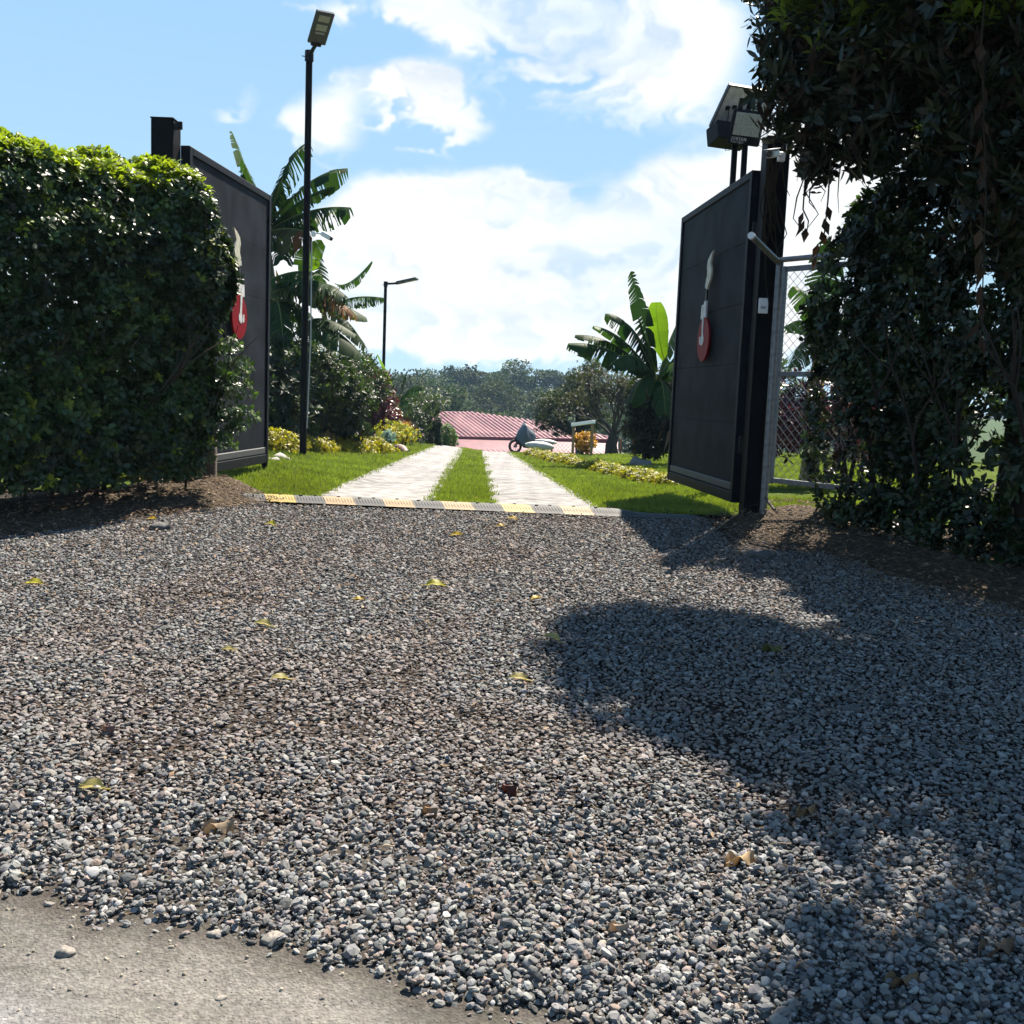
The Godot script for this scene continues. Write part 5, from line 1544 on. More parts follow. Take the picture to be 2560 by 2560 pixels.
func build_crest() -> void:
	# motorcycle under its cover
	var c := Vector3(0.278, -0.500, -37.500)
	var t := thing("motorcycle", "motorcycle parked on the crest under a grey blue cover", "motorcycle", c)
	var b := MB.new()
	var wc := Vector3(0.021, -0.356, -37.500)
	var ax := Vector3(0.35, 0, 0.94).normalized()
	var fw := Vector3(0.94, 0, -0.35)
	var wheel := func(ctr: Vector3) -> void:
		var wb := MB.new()
		var pts := []
		var rad := []
		for i in 25:
			var a := TAU * i / 24.0
			pts.append(ctr + (fw * cos(a) + Vector3.UP * sin(a)) * 0.225)
			rad.append(0.038)
		wb.tube(pts, rad, 7, false)
		var w := part("wheel", wb, M.rubber, t)
		var rb := MB.new()
		pts = []
		rad = []
		for i in 21:
			var a := TAU * i / 20.0
			pts.append(ctr + (fw * cos(a) + Vector3.UP * sin(a)) * 0.18)
			rad.append(0.016)
		rb.tube(pts, rad, 5, false)
		part("rim", rb, M.red_paint, w)
		var sb := MB.new()
		for i in 9:
			var a := TAU * i / 9.0
			sb.tube([ctr, ctr + (fw * cos(a) + Vector3.UP * sin(a)) * 0.18], [0.008, 0.006], 4, false)
		sb.tube([ctr - ax * 0.06, ctr + ax * 0.06], [0.05, 0.05], 8)
		part("spokes", sb, M.galvanised, w)
	wheel.call(wc)
	wheel.call(wc + fw * 0.95)
	b = MB.new()
	b.tube([wc + ax * 0.08, wc + fw * 0.32 + Vector3.UP * 0.62 + ax * 0.06], [0.025, 0.03], 7)
	b.tube([wc - ax * 0.08, wc + fw * 0.32 + Vector3.UP * 0.62 - ax * 0.06], [0.025, 0.03], 7)
	part("fork", b, M.dark_steel, t)
	b = MB.new()
	b.box(wc + fw * 0.5 + Vector3.UP * 0.12, Vector3(0.40, 0.34, 0.24), Basis(fw, Vector3.UP, fw.cross(Vector3.UP)), 0.05)
	part("engine", b, M.dark_steel, t)
	# draped cover: rings along the machine, peaked over the bars
	b = MB.new()
	var rows := []
	var prof := [[0.02, 0.30, 0.10, 0.42], [0.14, 0.22, 0.20, 0.62], [0.30, 0.10, 0.30, 0.78], [0.42, 0.06, 0.36, 0.94], [0.52, 0.05, 0.33, 0.86], [0.66, 0.06, 0.27, 0.74], [0.85, 0.08, 0.26, 0.66], [0.98, 0.12, 0.22, 0.60], [1.06, 0.2, 0.12, 0.5]]
	for q in prof:
		var r := PackedVector3Array()
		for i in 15:
			var a := PI * i / 14.0
			var fold := 1.0 + 0.16 * sin(i * 2.3 + q[0] * 9.0) * (1.0 - sin(a))
			var h: float = lerpf(q[1], q[3], pow(sin(a), 0.7))
			r.append(wc + fw * q[0] * 0.72 + ax * (cos(a) * q[2] * fold) + Vector3.UP * (h - 0.05))
		rows.append(r)
	b.grid(rows, [], true)
	part("cover", b, M.tarp, t)
	# white sacks behind it
	for q in [[Vector3(0.860, -0.187, -35.500), 0.50, 0.16, "long white filled sack lying on the crest behind the motorcycle"], [Vector3(1.134, -0.118, -37.500), 0.40, 0.10, "second white sack with a dark underside behind the first"]]:
		var s := thing("white_sack", q[3], "sack", q[0])
		b = MB.new()
		rows = []
		for j in 9:
			var f := j / 8.0
			var r := PackedVector3Array()
			var w: float = pow(sin(PI * clampf(f, 0.03, 0.97)), 0.5)
			for i in 13:
				var a := TAU * (i % 12) / 12.0
				var k := 1.0 + 0.18 * noise.get_noise_3d(i % 12 * 60.0, j * 70.0, q[1] * 100)
				r.append((q[0] as Vector3) + Vector3(lerpf(-q[1], q[1], f), -0.05 * f + sin(a) * q[2] * w * k, -cos(a) * 0.2 * w * k))
			rows.append(r)
		b.grid(rows, [], false)
		part("body", b, M.sack, s)
	# white beam on two posts
	var p0 := Vector3(1.700, -0.224, -30.000)
	var p1 := Vector3(2.168, -0.168, -29.000)
	var h0 := 0.713
	var h1 := 0.835
	t = thing("beam_frame", "low frame of two tan posts carrying a white beam", "frame", p0)
	for q in [[p0, h0], [p1, h1]]:
		b = MB.new()
		b.bar(q[0] - Vector3.UP * 0.05, Vector3(q[0].x, q[1] - 0.03, q[0].z), 0.075, 0.075, Vector3(0, 0, 1))
		part("post", b, M.tan_wood, t)
	b = MB.new()
	var bd := (Vector3(p1.x, h1, p1.z) - Vector3(p0.x, h0, p0.z)).normalized()
	b.bar(Vector3(p0.x, h0, p0.z) - bd * 0.07, Vector3(p1.x, h1, p1.z) + bd * 0.07, 0.10, 0.09, Vector3.UP)
	part("beam", b, M.beam_white, t)
	t = thing("garden_post", "slim orange brown post beside the dark tree on the right lawn", "post", Vector3(3.436, -0.121, -29.500))
	b = MB.new()
	b.bar(Vector3(3.436, -0.121, -29.500), Vector3(3.385, 0.856, -29.500), 0.07, 0.07, Vector3(0, 0, 1))
	part("shaft", b, M.orange_wood, t)
	# chain link in front of the lower roof
	t = thing("garden_fence", "chain link garden fence in front of the lower roof", "fence", Vector3(2.650, -0.795, -38.000))
	var posts := [Vector3(1.393, -0.861, -38.500), Vector3(2.650, -0.795, -38.000), Vector3(3.872, -0.715, -37.500)]
	var tops := [-0.035, 0.035, 0.066]
	for i in 3:
		b = MB.new()
		b.bar(posts[i] - Vector3.UP * 0.1, Vector3(posts[i].x, tops[i], posts[i].z), 0.07, 0.07, Vector3(0, 0, 1))
		part("post", b, M.orange_wood, t)
	b = MB.new()
	for s in 2:
		var a: Vector3 = posts[s]
		var e: Vector3 = posts[s + 1]
		var L := a.distance_to(e)
		var dir := (e - a) / L
		var H := 0.62
		for sg in [-1.0, 1.0]:
			var x := -H
			while x < L:
				var x0 := clampf(x, 0, L)
				var x1 := clampf(x + H, 0, L)
				var f0 := (x0 - x) / H
				var f1 := (x1 - x) / H
				if f1 > f0 + 0.02:
					var ya := H * (f0 if sg > 0 else 1.0 - f0)
					var yb := H * (f1 if sg > 0 else 1.0 - f1)
					b.tube([a + dir * x0 + Vector3.UP * ya, a + dir * x1 + Vector3.UP * yb], [0.0045, 0.0045], 4, false)
				x += 0.16
	part("chain_link", b, M.galvanised, t).set_meta("kind", "stuff")

func build_litter_things() -> void:
	# single fallen leaves on the gravel
	var spots := [[Vector3(-2.845, 0.383, -8.068), 0.10, 0], [Vector3(-1.904, 0.381, -8.041), 0.15, 1], [Vector3(-0.420, 0.375, -7.906), 0.13, 0], [Vector3(0.013, 0.415, -8.759), 0.12, 0], [Vector3(-0.086, 0.397, -8.377), 0.10, 0], [Vector3(-2.747, 0.278, -5.854), 0.14, 1], [Vector3(-0.449, 0.294, -6.202), 0.17, 1], [Vector3(-0.857, 0.274, -5.784), 0.08, 0], [Vector3(0.159, 0.283, -5.971), 0.09, 0], [Vector3(-1.261, 0.246, -5.192), 0.13, 2], [Vector3(0.227, 0.244, -5.140), 0.14, 2], [Vector3(-1.314, 0.225, -4.736), 0.08, 2], [Vector3(-0.981, 0.206, -4.354), 0.11, 2], [Vector3(0.059, 0.212, -4.481), 0.12, 2], [Vector3(-1.330, 0.152, -3.204), 0.13, 2], [Vector3(-0.367, 0.409, -10.302), 0.13, 0], [Vector3(-1.775, 0.382, -11.133), 0.10, 0]]
	var words := ["on the gravel near the hedge shade", "on the gravel before the first yellow segment of the bump", "on the gravel before the middle of the speed bump", "just before the right half of the speed bump", "beside a brown leaf before the speed bump", "doubled up at the left edge of the gravel", "long and flat in the middle of the gravel", "small and orange left of the gravel's middle", "small and orange near the shade's edge", "pale and narrow left of the gravel's middle", "pale beside the tip of the tree's shade", "tiny and pale in the left half", "pale and curled in the left half", "pale and flat below the shade's tip", "broad and faded at the lower left", "on the grass strip behind the speed bump", "on the edge of the left wheel track"]
	for i in spots.size():
		var p: Vector3 = spots[i][0] + Vector3.UP * 0.03
		var c: Color = [Color(0.55, 0.36, 0.012), Color(0.45, 0.42, 0.03), Color(0.42, 0.36, 0.12)][spots[i][2]]
		var t := thing("fallen_leaf", ["yellow", "yellow green", "pale yellow"][spots[i][2]] + " fallen leaf " + words[i], "leaf", p, "yellow leaves fallen about the entrance")
		var a := rf(-0.7, 0.7) + (PI if rng.randf() < 0.5 else 0.0)
		var d := Vector3(cos(a), rf(0.0, 0.25), sin(a)).normalized()
		var n := (Vector3.UP + Vector3(rf(-0.3, 0.3), 0, 0.35)).normalized()
		n = (n - d * n.dot(d)).normalized()
		var l: float = spots[i][1] * 0.75
		for k in 2:
			var b := MB.new()
			b.col = c * 0.75
			var s := d.cross(n).normalized() * (1.0 if k == 0 else -1.0)
			var rows := []
			for j in 9:
				var f := j / 8.0
				var m := p + d * l * (f - 0.5) + n * l * 0.10 * sin(f * PI * 1.3)
				var w := l * 0.26 * pow(sin(PI * clampf(f, 0.02, 0.98)), 0.75)
				rows.append(PackedVector3Array([m, m + s * w * 0.5 + n * w * 0.22, m + s * w + n * w * (0.5 + 0.2 * sin(f * 9.0))]))
			b.grid(rows, [], k == 0)
			part("half_blade", b, M.leafy, t)
		var sb := MB.new()
		sb.col = Color(0.4, 0.33, 0.1)
		sb.tube([p - d * l * 0.72 + n * 0.004, p - d * l * 0.5 + n * 0.003, p, p + d * l * 0.42 + n * l * 0.06], [0.003, 0.0026, 0.002, 0.001], 4, false)
		part("midrib", sb, M.leafy, t)
	var brown := [[Vector3(0.715, 0.138, -2.906), 0.099, "long pale tan leaf curled on the gravel at the lower right", Color(0.42, 0.30, 0.17)], [Vector3(-0.851, 0.141, -2.978), 0.093, "tan stick like leaf on the gravel at the lower left", Color(0.33, 0.25, 0.17)], [Vector3(0.024, 0.158, -3.328), 0.062, "dark red brown shrivelled leaf in the middle of the lower gravel", Color(0.10, 0.035, 0.03)], [Vector3(-1.474, 0.176, -3.712), 0.056, "dull pink brown leaf in the left half of the gravel", Color(0.2, 0.12, 0.10)], [Vector3(1.005, 0.154, -3.245), 0.081, "brown crumpled leaf at the edge of the tree's shade", Color(0.24, 0.16, 0.09)], [Vector3(-0.224, 0.149, -3.138), 0.056, "tan curled leaf left of the dark red one", Color(0.27, 0.17, 0.10)], [Vector3(0.316, 0.119, -2.509), 0.056, "pale dry leaf standing in the stones at the bottom", Color(0.4, 0.30, 0.22)], [Vector3(1.281, 0.118, -2.481), 0.124, "long brown dead leaf in the shade at the bottom right", Color(0.16, 0.11, 0.07)], [Vector3(0.982, 0.111, -2.332), 0.087, "upright tan dead leaf near the bottom right corner", Color(0.22, 0.15, 0.09)], [Vector3(1.351, 0.243, -5.135), 0.099, "olive leaf lying in the middle of the tree's shade", Color(0.12, 0.12, 0.045)]]
	for q in brown:
		var t := thing("dry_leaf", q[2], "leaf", q[0], "dry brown leaves on the gravel")
		var b := MB.new()
		b.col = q[3] * 0.6
		var p: Vector3 = q[0] + Vector3.UP * 0.02
		var a := rf(-0.5, 0.5)
		var d := Vector3(cos(a), 0.1, sin(a)).normalized()
		var s := d.cross(Vector3.UP).normalized()
		var rows := []
		for j in 9:
			var f := j / 8.0
			var w: float = q[1] * 0.26 * pow(sin(PI * clampf(f, 0.03, 0.97)), 0.6)
			var r := PackedVector3Array()
			for i in 7:
				var e := lerpf(-1.15, 1.15, i / 6.0)
				r.append(p + d * q[1] * (f - 0.5) + s * sin(e) * w + Vector3.UP * ((1.0 - cos(e)) * w * 0.7 + 0.02 * sin(f * 7.0 + i)))
			rows.append(r)
		b.grid(rows)
		part("blade", b, M.litter, t)
		b = MB.new()
		b.col = q[3] * 0.45
		b.tube([p - d * q[1] * 0.75, p - d * q[1] * 0.3, p + d * q[1] * 0.4], [0.003, 0.003, 0.001], 4, false)
		part("midrib", b, M.litter, t)
	for q in [[Vector3(-1.037, 0.111, -2.341), 0.020, "lone round tan pebble on the sandy road edge"], [Vector3(-0.619, 0.104, -2.195), 0.011, "tiny pebble on the road edge left of the bottom middle"], [Vector3(-0.706, 0.116, -2.445), 0.016, "pebble pair near the gravel's ragged edge"], [Vector3(1.491, 0.203, -4.285), 0.035, "large flat bluish stone in the tree's shade"], [Vector3(0.264, 0.117, -2.459), 0.022, "large grey stone at the bottom edge of the gravel"], [Vector3(-0.554, 0.115, -2.426), 0.024, "dark angular stone at the gravel's ragged edge"], [Vector3(1.872, 0.359, -7.566), 0.07, "dark lump of stone at the edge of the right hedge's shade"], [Vector3(-2.691, 0.368, -7.771), 0.06, "grey stone half buried under the left hedge"]]:
		rock(q[0], q[1], q[2], Color(0.22, 0.2, 0.18) if q[1] < 0.03 else Color(0.09, 0.09, 0.09), "pebble")
	# rope-like vine along the ground below the right post
	var t := thing("ground_vine", "pale twisted vine trailing over the soil from the right gate post", "vine", Vector3(2.345, 0.412, -10.418))
	var b := MB.new()
	b.col = Color(0.25, 0.21, 0.16)
	b.tube([Vector3(2.731, 0.412, -11.226) + Vector3.UP * 0.03, Vector3(2.486, 0.412, -10.515) + Vector3.UP * 0.04, Vector3(2.196, 0.427, -9.739) + Vector3.UP * 0.03, Vector3(1.967, 0.433, -9.131) + Vector3.UP * 0.05, Vector3(1.788, 0.415, -8.745) + Vector3.UP * 0.03, Vector3(1.641, 0.400, -8.440) + Vector3.UP * 0.02], [0.012, 0.011, 0.012, 0.010, 0.009, 0.006], 6)
	part("stem", b, M.bark, t)
	t = thing("broken_stake", "short broken stake leaning at the foot of the side gate", "stake", Vector3(2.791, 0.414, -10.906))
	b = MB.new()
	b.bar(Vector3(2.242, 0.686, -9.100), Vector3(2.301, 0.591, -8.950), 0.03, 0.02)
	part("shaft", b, M.old_wood, t)

# ------------------------------------------------------------------ the wooded hill
func crown_mesh(kind: int) -> ArrayMesh:
	var b := MB.new()
	var lobes := []
	if kind == 3:      # feathery bamboo: arching plumes
		for i in 26:
			var a := rf(0, TAU)
			var lean := rf(0.1, 0.55)
			var h := rf(0.75, 1.05)
			for k in 46:
				var f := pow(rf(0.15, 1.0), 0.6)
				var p := Vector3(cos(a), 0, sin(a)) * lean * f * f * 0.9 + Vector3.UP * (h * f - 0.28 * lean * f * f * f)
				p += rdir() * 0.055
				b.col = Color(0.040, 0.062, 0.026) * rf(0.6, 1.4)
				b.leaf(p, (Vector3(cos(a), -0.7, sin(a)) + rdir()).normalized(), rdir(), 0.09, 0.045, 0.2, 0.2)
		return b.mesh()
	for i in [9, 12, 8][kind]:
		var d := rdir()
		lobes.append([Vector3(d.x * 0.34, 0.62 + d.y * 0.26, d.z * 0.34), rf(0.14, 0.24)])
	if kind == 2:      # flat topped, layered
		for l in lobes: l[0].y = 0.55 + 0.13 * int(rf(0, 3)); l[1] *= 1.0
	for l in lobes:
		for i in 210:
			var d := rdir()
			if d.y < -0.5: d.y *= -1.0
			var r: float = l[1] * pow(rf(0.2, 1.0), 0.33)
			var p: Vector3 = l[0] + Vector3(d.x, d.y * (0.45 if kind == 2 else 0.8), d.z) * r
			b.col = Color(0.030, 0.052, 0.016) * rf(0.5, 1.5)
			b.leaf(p, (d + rdir()).normalized(), (d + Vector3.UP + rdir() * 0.6).normalized(), rf(0.035, 0.06), rf(0.025, 0.04), 0.2, 0.2)
	return b.mesh()

func build_hill() -> void:
	var crowns := [crown_mesh(0), crown_mesh(1), crown_mesh(2), crown_mesh(3)]
	var tb := MB.new()
	tb.col = Color(0.055, 0.048, 0.04)
	tb.tube([Vector3(0, -0.05, 0), Vector3(0.01, 0.3, 0), Vector3(-0.01, 0.62, 0)], [0.030, 0.022, 0.012], 6, false)
	for k in 5:
		var a := k * 1.3
		tb.tube([Vector3(0, 0.3 + 0.05 * k, 0), Vector3(cos(a) * 0.15, 0.5 + 0.04 * k, sin(a) * 0.15), Vector3(cos(a) * 0.28, 0.62 + 0.05 * k, sin(a) * 0.28)], [0.012, 0.008, 0.004], 4, false)
	var trunk := tb.mesh()
	var protos := []
	for k in 4:
		var t := thing("forest_tree", "", "tree")
		var c := MeshInstance3D.new(); c.name = "crown"; c.mesh = crowns[k]; c.material_override = M.forest; t.add_child(c)
		var r := MeshInstance3D.new(); r.name = "trunk"; r.mesh = trunk; r.material_override = M.bark; t.add_child(r)
		protos.append(t)
	# the outline of the far wood: named trees on the ridge first, then the rows below it
	var placed := []
	var ridge := [[670,668,170,0,"tall dark tree peeping over the banana leaves at the left of the hill"], [700,690,150,1,"broad tree on the hill left of the far lamp post"], [745,680,150,0,"round dark tree on the hill right behind the far lamp post"], [770,708,160,2,"pale layered tree below the round dark tree"], [800,700,190,1,"tree on the left shoulder of the ridge"], [822,695,200,0,"round tree left of the bamboo on the ridge"], [845,688,205,3,"left bamboo clump on the ridge"], [866,684,205,3,"middle bamboo clump on the ridge"], [888,686,205,3,"right bamboo clump on the ridge"], [912,694,205,2,"flat topped pale tree beside the bamboo"], [930,690,205,0,"rounded tree right of the bamboo on the ridge"], [950,706,215,1,"low tree in the dip of the ridge"], [968,703,215,2,"slim tree right of the dip in the ridge"], [984,684,200,1,"tall spreading tree, highest on the right of the ridge"], [1002,688,200,2,"flat crowned tree leaning right of the tallest one"], [1022,706,205,0,"small tree under the tallest ridge tree"], [1042,703,200,1,"tree on the ridge left of the olive tree"], [1062,700,200,0,"rounded ridge tree just left of the grey branched tree"], [1085,702,200,2,"ridge tree half hidden by the grey branched tree"], [1110,700,200,1,"ridge tree behind the grey branches"]]
	var xyz := [Vector3(-26.719, 7.140, -170.000), Vector3(-21.237, 4.897, -150.000), Vector3(-17.804, 5.792, -150.000), Vector3(-16.883, 3.888, -160.000), Vector3(-17.154, 5.222, -190.000), Vector3(-15.822, 6.013, -200.000), Vector3(-13.829, 6.947, -205.000), Vector3(-11.643, 7.449, -205.000), Vector3(-9.331, 7.332, -205.000), Vector3(-6.787, 6.600, -205.000), Vector3(-4.917, 7.089, -205.000), Vector3(-2.892, 5.706, -215.000), Vector3(-0.926, 6.110, -215.000), Vector3(0.697, 7.777, -200.000), Vector3(2.552, 7.444, -200.000), Vector3(4.790, 5.807, -205.000), Vector3(6.704, 6.086, -200.000), Vector3(8.735, 6.470, -200.000), Vector3(11.095, 6.360, -200.000), Vector3(13.640, 6.663, -200.000)]
	var add := func(x: float, d: float, top: float, kind: int, label: String, group: String) -> void:
		var src: Node3D = protos[kind]
		var o: Node3D
		if placed.has(kind): o = copy(src)
		else: o = src; placed.append(kind)
		(o.get_child(0) as MeshInstance3D).material_override = [M.forest, M.forest_dark, M.forest_pale, M.forest_olive, M.forest][rng.randi() % 5]
		var g := land(x, d)
		var h := maxf(top - g, 5.0)
		o.position = Vector3(x, g, -d)
		var wide: float = clampf(h, 7.0, 11.5) * rf(0.85, 1.2) * (0.8 if kind == 3 else 1.0)
		o.scale = Vector3(wide, h, wide)
		o.rotation.y = rf(0, TAU)
		o.set_meta("label", label)
		if group: o.set_meta("group", group)
	for i in ridge.size():
		add.call(xyz[i].x, -xyz[i].z, xyz[i].y, ridge[i][3], ridge[i][4], "")
	var slope := [[118.0, 8.5, 22], [135.0, 8.0, 22], [155.0, 8.5, 24], [178.0, 9.0, 24], [212.0, 9.0, 22], [240.0, 8.0, 20]]
	for row in slope:
		for i in row[2]:
			var u := lerpf(-0.30, 0.40, (i + rf(0.1, 0.9)) / row[2])
			if row[0] < 150 and u > -0.09 and u < 0.07 and rng.randf() < 0.75: continue
			var d: float = row[0] + rf(-7, 7)
			var x: float = u * d
			add.call(x, d, land(x, d) + row[1] * rf(0.7, 1.08) - (1.5 if row[0] > 200 else 0.0), [0, 1, 2, 0, 1][rng.randi() % 5], "broadleaf tree in the wood covering the hillside behind the red roof", "trees of the wood on the hill")
	# plantation of plantain plants on the lower slope
	var pb := MB.new()
	for i in 8:
		var a := i * 2.4
		var o := Vector3(cos(a), 0, sin(a))
		var p := Vector3.UP * 1.5
		var s := o.cross(Vector3.UP) * 0.22
		var prev := p
		for k in 4:
			var f := (k + 1) / 4.0
			var q := p + o * (1.25 * f) + Vector3.UP * ((1.3 + 0.25 * (i % 3)) * f - 1.3 * f * f)
			var w := [0.7, 1.0, 0.9, 0.1][k] as float
			var w0 := [0.15, 0.7, 1.0, 0.9][k] as float
			pb.col = Color(0.045, 0.075, 0.026) * rf(0.7, 1.5)
			pb.quad(prev - s * w0 - Vector3.UP * 0.06 * w0, prev, q, q - s * w - Vector3.UP * 0.06 * w)
			pb.quad(prev, prev + s * w0 - Vector3.UP * 0.06 * w0, q + s * w - Vector3.UP * 0.06 * w, q)
			prev = q
	pb.col = Color(0.06, 0.06, 0.03)
	pb.tube([Vector3.ZERO, Vector3.UP * 1.6], [0.12, 0.08], 5, false)
	var cl := Cloud.new()
	for i in 1500:
		var d := rf(62.0, 150.0)
		var u := rf(-0.16, 0.15)
		if d > 100.0 and rng.randf() < (d - 100.0) / 60.0: continue
		var x := u * d
		cl.put(on(x, d, 0.0), Basis(Vector3.UP, rf(0, TAU)).scaled(Vector3.ONE * rf(0.8, 1.45)), vary(Color(0.9, 0.9, 0.9), 0.3))
	tag(spread("plantain_grove", pb.mesh(), M.forest_gloss, cl, self), "massed plantain plants on the slope between the red roof and the wood", "", "", "stuff")

# ------------------------------------------------------------------ materials
func build_materials() -> void:
	var fine := grain(0.02, 0.62, 1.0)
	var coarse := grain(0.008, 0.70, 1.0, 512, 6)
	var bumpy := grain(0.03, 0.0, 1.0, 512, 6)
	mat("soil", Color(1, 1, 1), 0.95, {"vc": true, "tex": fine, "scale": 1.3, "bump": bumpy, "deep": 4.0, "spec": 0.2})
	mat("dust", Color(1, 1, 1), 0.95, {"vc": true, "tex": grain(0.05, 0.66, 1.0), "scale": 1.6, "bump": grain(0.11, 0.0, 1.0, 512, 4), "deep": 0.5, "spec": 0.25})
	mat("stone", Color(1, 1, 1), 0.8, {"vc": true, "spec": 0.2})
	mat("rock", Color(1, 1, 1), 0.85, {"vc": true, "tex": fine, "scale": 6.0, "world": true})
	mat("turf", Color(1, 1, 1), 1.0, {"vc": true, "tex": fine, "scale": 2.0, "spec": 0.1})
	mat("grass", Color(1, 1, 1), 0.6, {"vc": true, "back": Color(0.62, 0.7, 0.25), "spec": 0.4})
	mat("leafy", Color(1, 1, 1), 0.5, {"vc": true, "back": Color(0.95, 1.0, 0.45), "spec": 0.5})
	mat("leafy_gloss", Color(1, 1, 1), 0.33, {"vc": true, "back": Color(0.45, 0.5, 0.2), "spec": 0.38})
	mat("banana", Color(1, 1, 1), 0.5, {"vc": true, "back": Color(0.55, 0.65, 0.2), "spec": 0.14})
	mat("forest", Color(1, 1, 1), 0.6, {"vc": true, "back": Color(0.5, 0.55, 0.25), "spec": 0.15})
	mat("forest_dark", Color(0.6, 0.66, 0.75), 0.6, {"vc": true, "back": Color(0.4, 0.45, 0.2), "spec": 0.15})
	mat("forest_pale", Color(1.5, 1.45, 1.5) * 0.66, 0.6, {"vc": true, "back": Color(0.8, 0.85, 0.4), "spec": 0.25})
	mat("forest_olive", Color(1.0, 0.85, 0.7), 0.6, {"vc": true, "back": Color(0.6, 0.55, 0.25), "spec": 0.15})
	mat("forest_gloss", Color(1, 1, 1), 0.45, {"vc": true, "back": Color(0.5, 0.55, 0.25), "spec": 0.35})
	mat("litter", Color(1, 1, 1), 0.8, {"vc": true, "back": Color(0.25, 0.2, 0.12), "spec": 0.3})
	mat("bark", Color(1, 1, 1), 0.9, {"vc": true, "tex": fine, "scale": 5.0, "spec": 0.2})
	mat("old_wood", Color(0.15, 0.115, 0.085), 0.9, {"tex": grain(0.03, 0.45, 1.0), "scale": 4.0, "bump": bumpy, "deep": 1.0})
	mat("tan_wood", Color(0.33, 0.21, 0.10), 0.7, {"tex": fine, "scale": 3.0})
	mat("orange_wood", Color(0.36, 0.13, 0.05), 0.7, {"tex": fine, "scale": 3.0})
	mat("concrete", Color(1, 1, 1), 0.9, {"vc": true, "tex": coarse, "scale": 1.2, "spec": 0.3})
	mat("gate_panel", Color(0.0195, 0.023, 0.031), 0.6, {"tex": grain(0.006, 0.6, 1.0, 512, 6), "scale": 0.7, "spec": 0.13})
	mat("gate_steel", Color(0.012, 0.0135, 0.018), 0.5, {"tex": coarse, "scale": 2.0, "spec": 0.18})
	mat("gate_worn", Color(0.055, 0.060, 0.068), 0.6, {"tex": grain(0.03, 0.5, 1.0), "scale": 3.0})
	mat("post_steel", Color(0.009, 0.0085, 0.0095), 0.55, {"tex": coarse, "scale": 2.0, "spec": 0.15})
	mat("dark_steel", Color(0.012, 0.012, 0.014), 0.5, {"spec": 0.25})
	mat("galvanised", Color(0.22, 0.23, 0.245), 0.45, {"metal": 0.6, "tex": coarse, "scale": 5.0})
	mat("pole_grey", Color(0.18, 0.18, 0.18), 0.7)
	mat("red_paint", Color(0.24, 0.004, 0.010), 0.45, {"tex": grain(0.02, 0.6, 1.0), "scale": 4.0, "spec": 0.15})
	mat("white_paint", Color(0.55, 0.54, 0.53), 0.5, {"tex": coarse, "scale": 3.0})
	mat("beam_white", Color(0.8, 0.8, 0.78), 0.5)
	mat("cream_paint", Color(0.50, 0.47, 0.36), 0.5, {"tex": coarse, "scale": 3.0})
	mat("white_plastic", Color(0.62, 0.63, 0.64), 0.4)
	mat("grey_plastic", Color(0.25, 0.26, 0.27), 0.5)
	mat("black_plastic", Color(0.010, 0.010, 0.013), 0.5, {"spec": 0.2})
	mat("black_gloss", Color(0.01, 0.01, 0.014), 0.12)
	mat("lamp_grey", Color(0.07, 0.072, 0.08), 0.5, {"tex": coarse, "scale": 4.0})
	mat("lamp_lens", Color(0.42, 0.43, 0.36), 0.25, {"tex": coarse, "scale": 8.0})
	mat("panel_back", Color(0.66, 0.68, 0.70), 0.45, {"tex": coarse, "scale": 3.0})
	mat("bump_black", Color(0.05, 0.055, 0.057), 0.75, {"tex": fine, "scale": 4.0})
	mat("bump_yellow", Color(0.36, 0.25, 0.03), 0.65, {"tex": fine, "scale": 3.0})
	mat("bump_faded", Color(0.32, 0.21, 0.10), 0.7, {"tex": fine, "scale": 3.0})
	mat("roof", Color(1, 1, 1), 0.45, {"vc": true, "tex": coarse, "scale": 0.5})
	mat("wall", Color(0.42, 0.36, 0.29), 0.9, {"tex": coarse, "scale": 0.6})
	mat("rubber", Color(0.02, 0.02, 0.02), 0.8)
	mat("tarp", Color(0.075, 0.095, 0.115), 0.5, {"tex": coarse, "scale": 2.0})
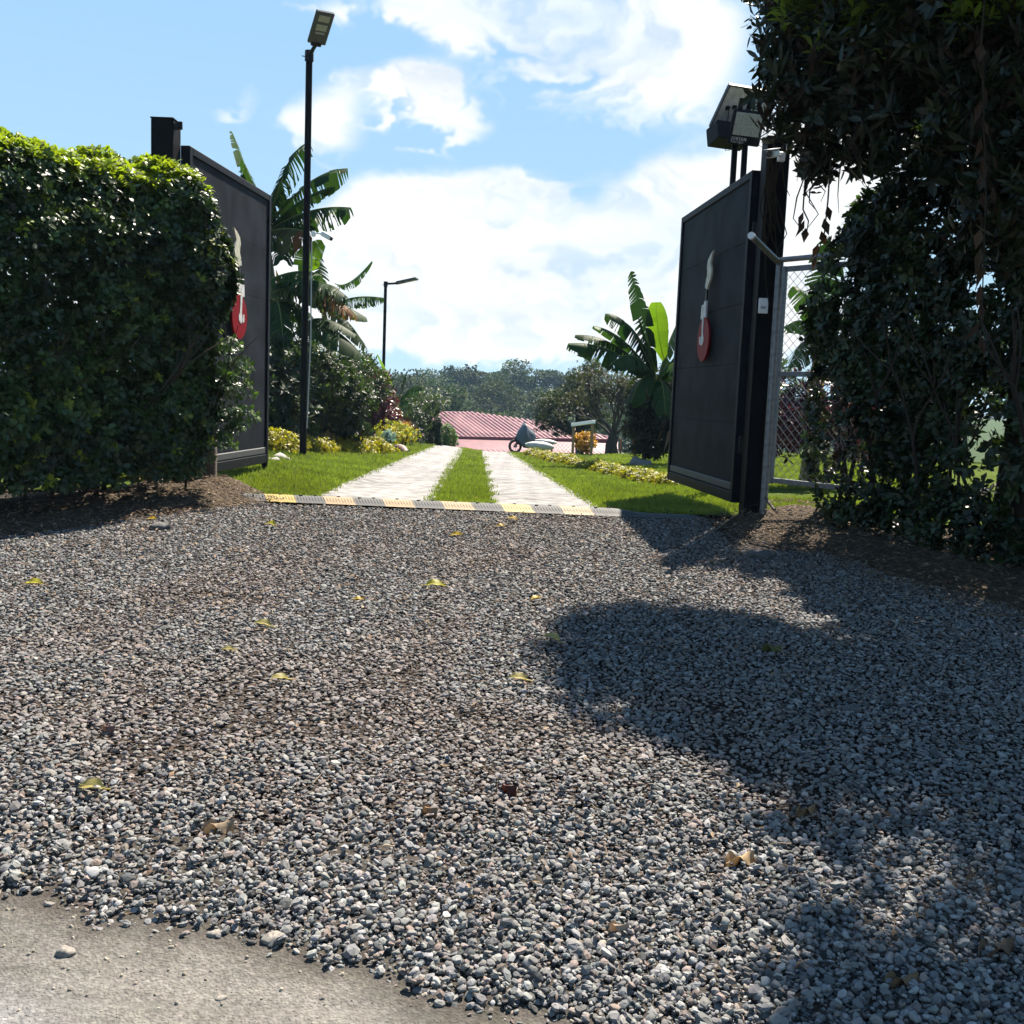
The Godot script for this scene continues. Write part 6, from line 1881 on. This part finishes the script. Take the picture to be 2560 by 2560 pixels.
	mat("sack", Color(0.62, 0.61, 0.58), 0.8, {"tex": fine, "scale": 3.0})
	mat("clay", Color(0.13, 0.06, 0.035), 0.6, {"tex": fine, "scale": 4.0})

func _ready() -> void:
	rng.seed = 4471
	noise.seed = 11; noise.frequency = 0.01; noise.fractal_octaves = 3
	var cam := Camera3D.new()
	cam.name = "camera"
	cam.position = Vector3(0, 1.5, 0)
	cam.rotation = Vector3(deg_to_rad(-6.5), 0, deg_to_rad(2.27))
	cam.rotation_order = EULER_ORDER_YXZ
	cam.fov = 2.0 * rad_to_deg(atan(966.0 / 1937.0))
	cam.near = 0.05
	cam.far = 3000.0
	add_child(cam)
	var env := Environment.new()
	env.background_mode = Environment.BG_SKY
	var sm := PanoramaSkyMaterial.new()
	sm.panorama = make_sky()
	var sky := Sky.new()
	sky.sky_material = sm
	env.sky = sky
	env.background_energy_multiplier = 0.284
	env.tonemap_mode = Environment.TONE_MAPPER_LINEAR
	env.tonemap_exposure = 4.0
	env.sdfgi_enabled = true; env.ssao_enabled = true; env.ssil_enabled = true
	env.fog_enabled = true
	env.fog_density = 0.0003
	env.fog_light_color = Color(0.72, 0.86, 1.0)
	var we := WorldEnvironment.new()
	we.name = "world"
	we.environment = env
	add_child(we)
	var sun := DirectionalLight3D.new()
	sun.name = "sun"
	sun.light_energy = 1.6
	sun.light_color = Color(1.0, 0.955, 0.89)
	sun.light_angular_distance = 0.5
	sun.shadow_enabled = true
	add_child(sun)
	sun.look_at_from_position(Vector3(24.5, 81.5, -52.5), Vector3.ZERO, Vector3.UP)
	build_materials()
	var t0 := Time.get_ticks_msec()
	var lap := func(what: String) -> void: print(what, " ", Time.get_ticks_msec() - t0)
	build_ground()
	build_drive()
	build_bank()
	lap.call("ground")
	build_house()
	build_hill()
	lap.call("hill")
	build_gates()
	build_lamps()
	build_bump()
	build_hedges()
	build_canopy()
	lap.call("hedges")
	build_bananas()
	build_garden()
	build_crest()
	lap.call("garden")
	build_lawn()
	build_gravel()
	build_litter_things()
	lap.call("all")
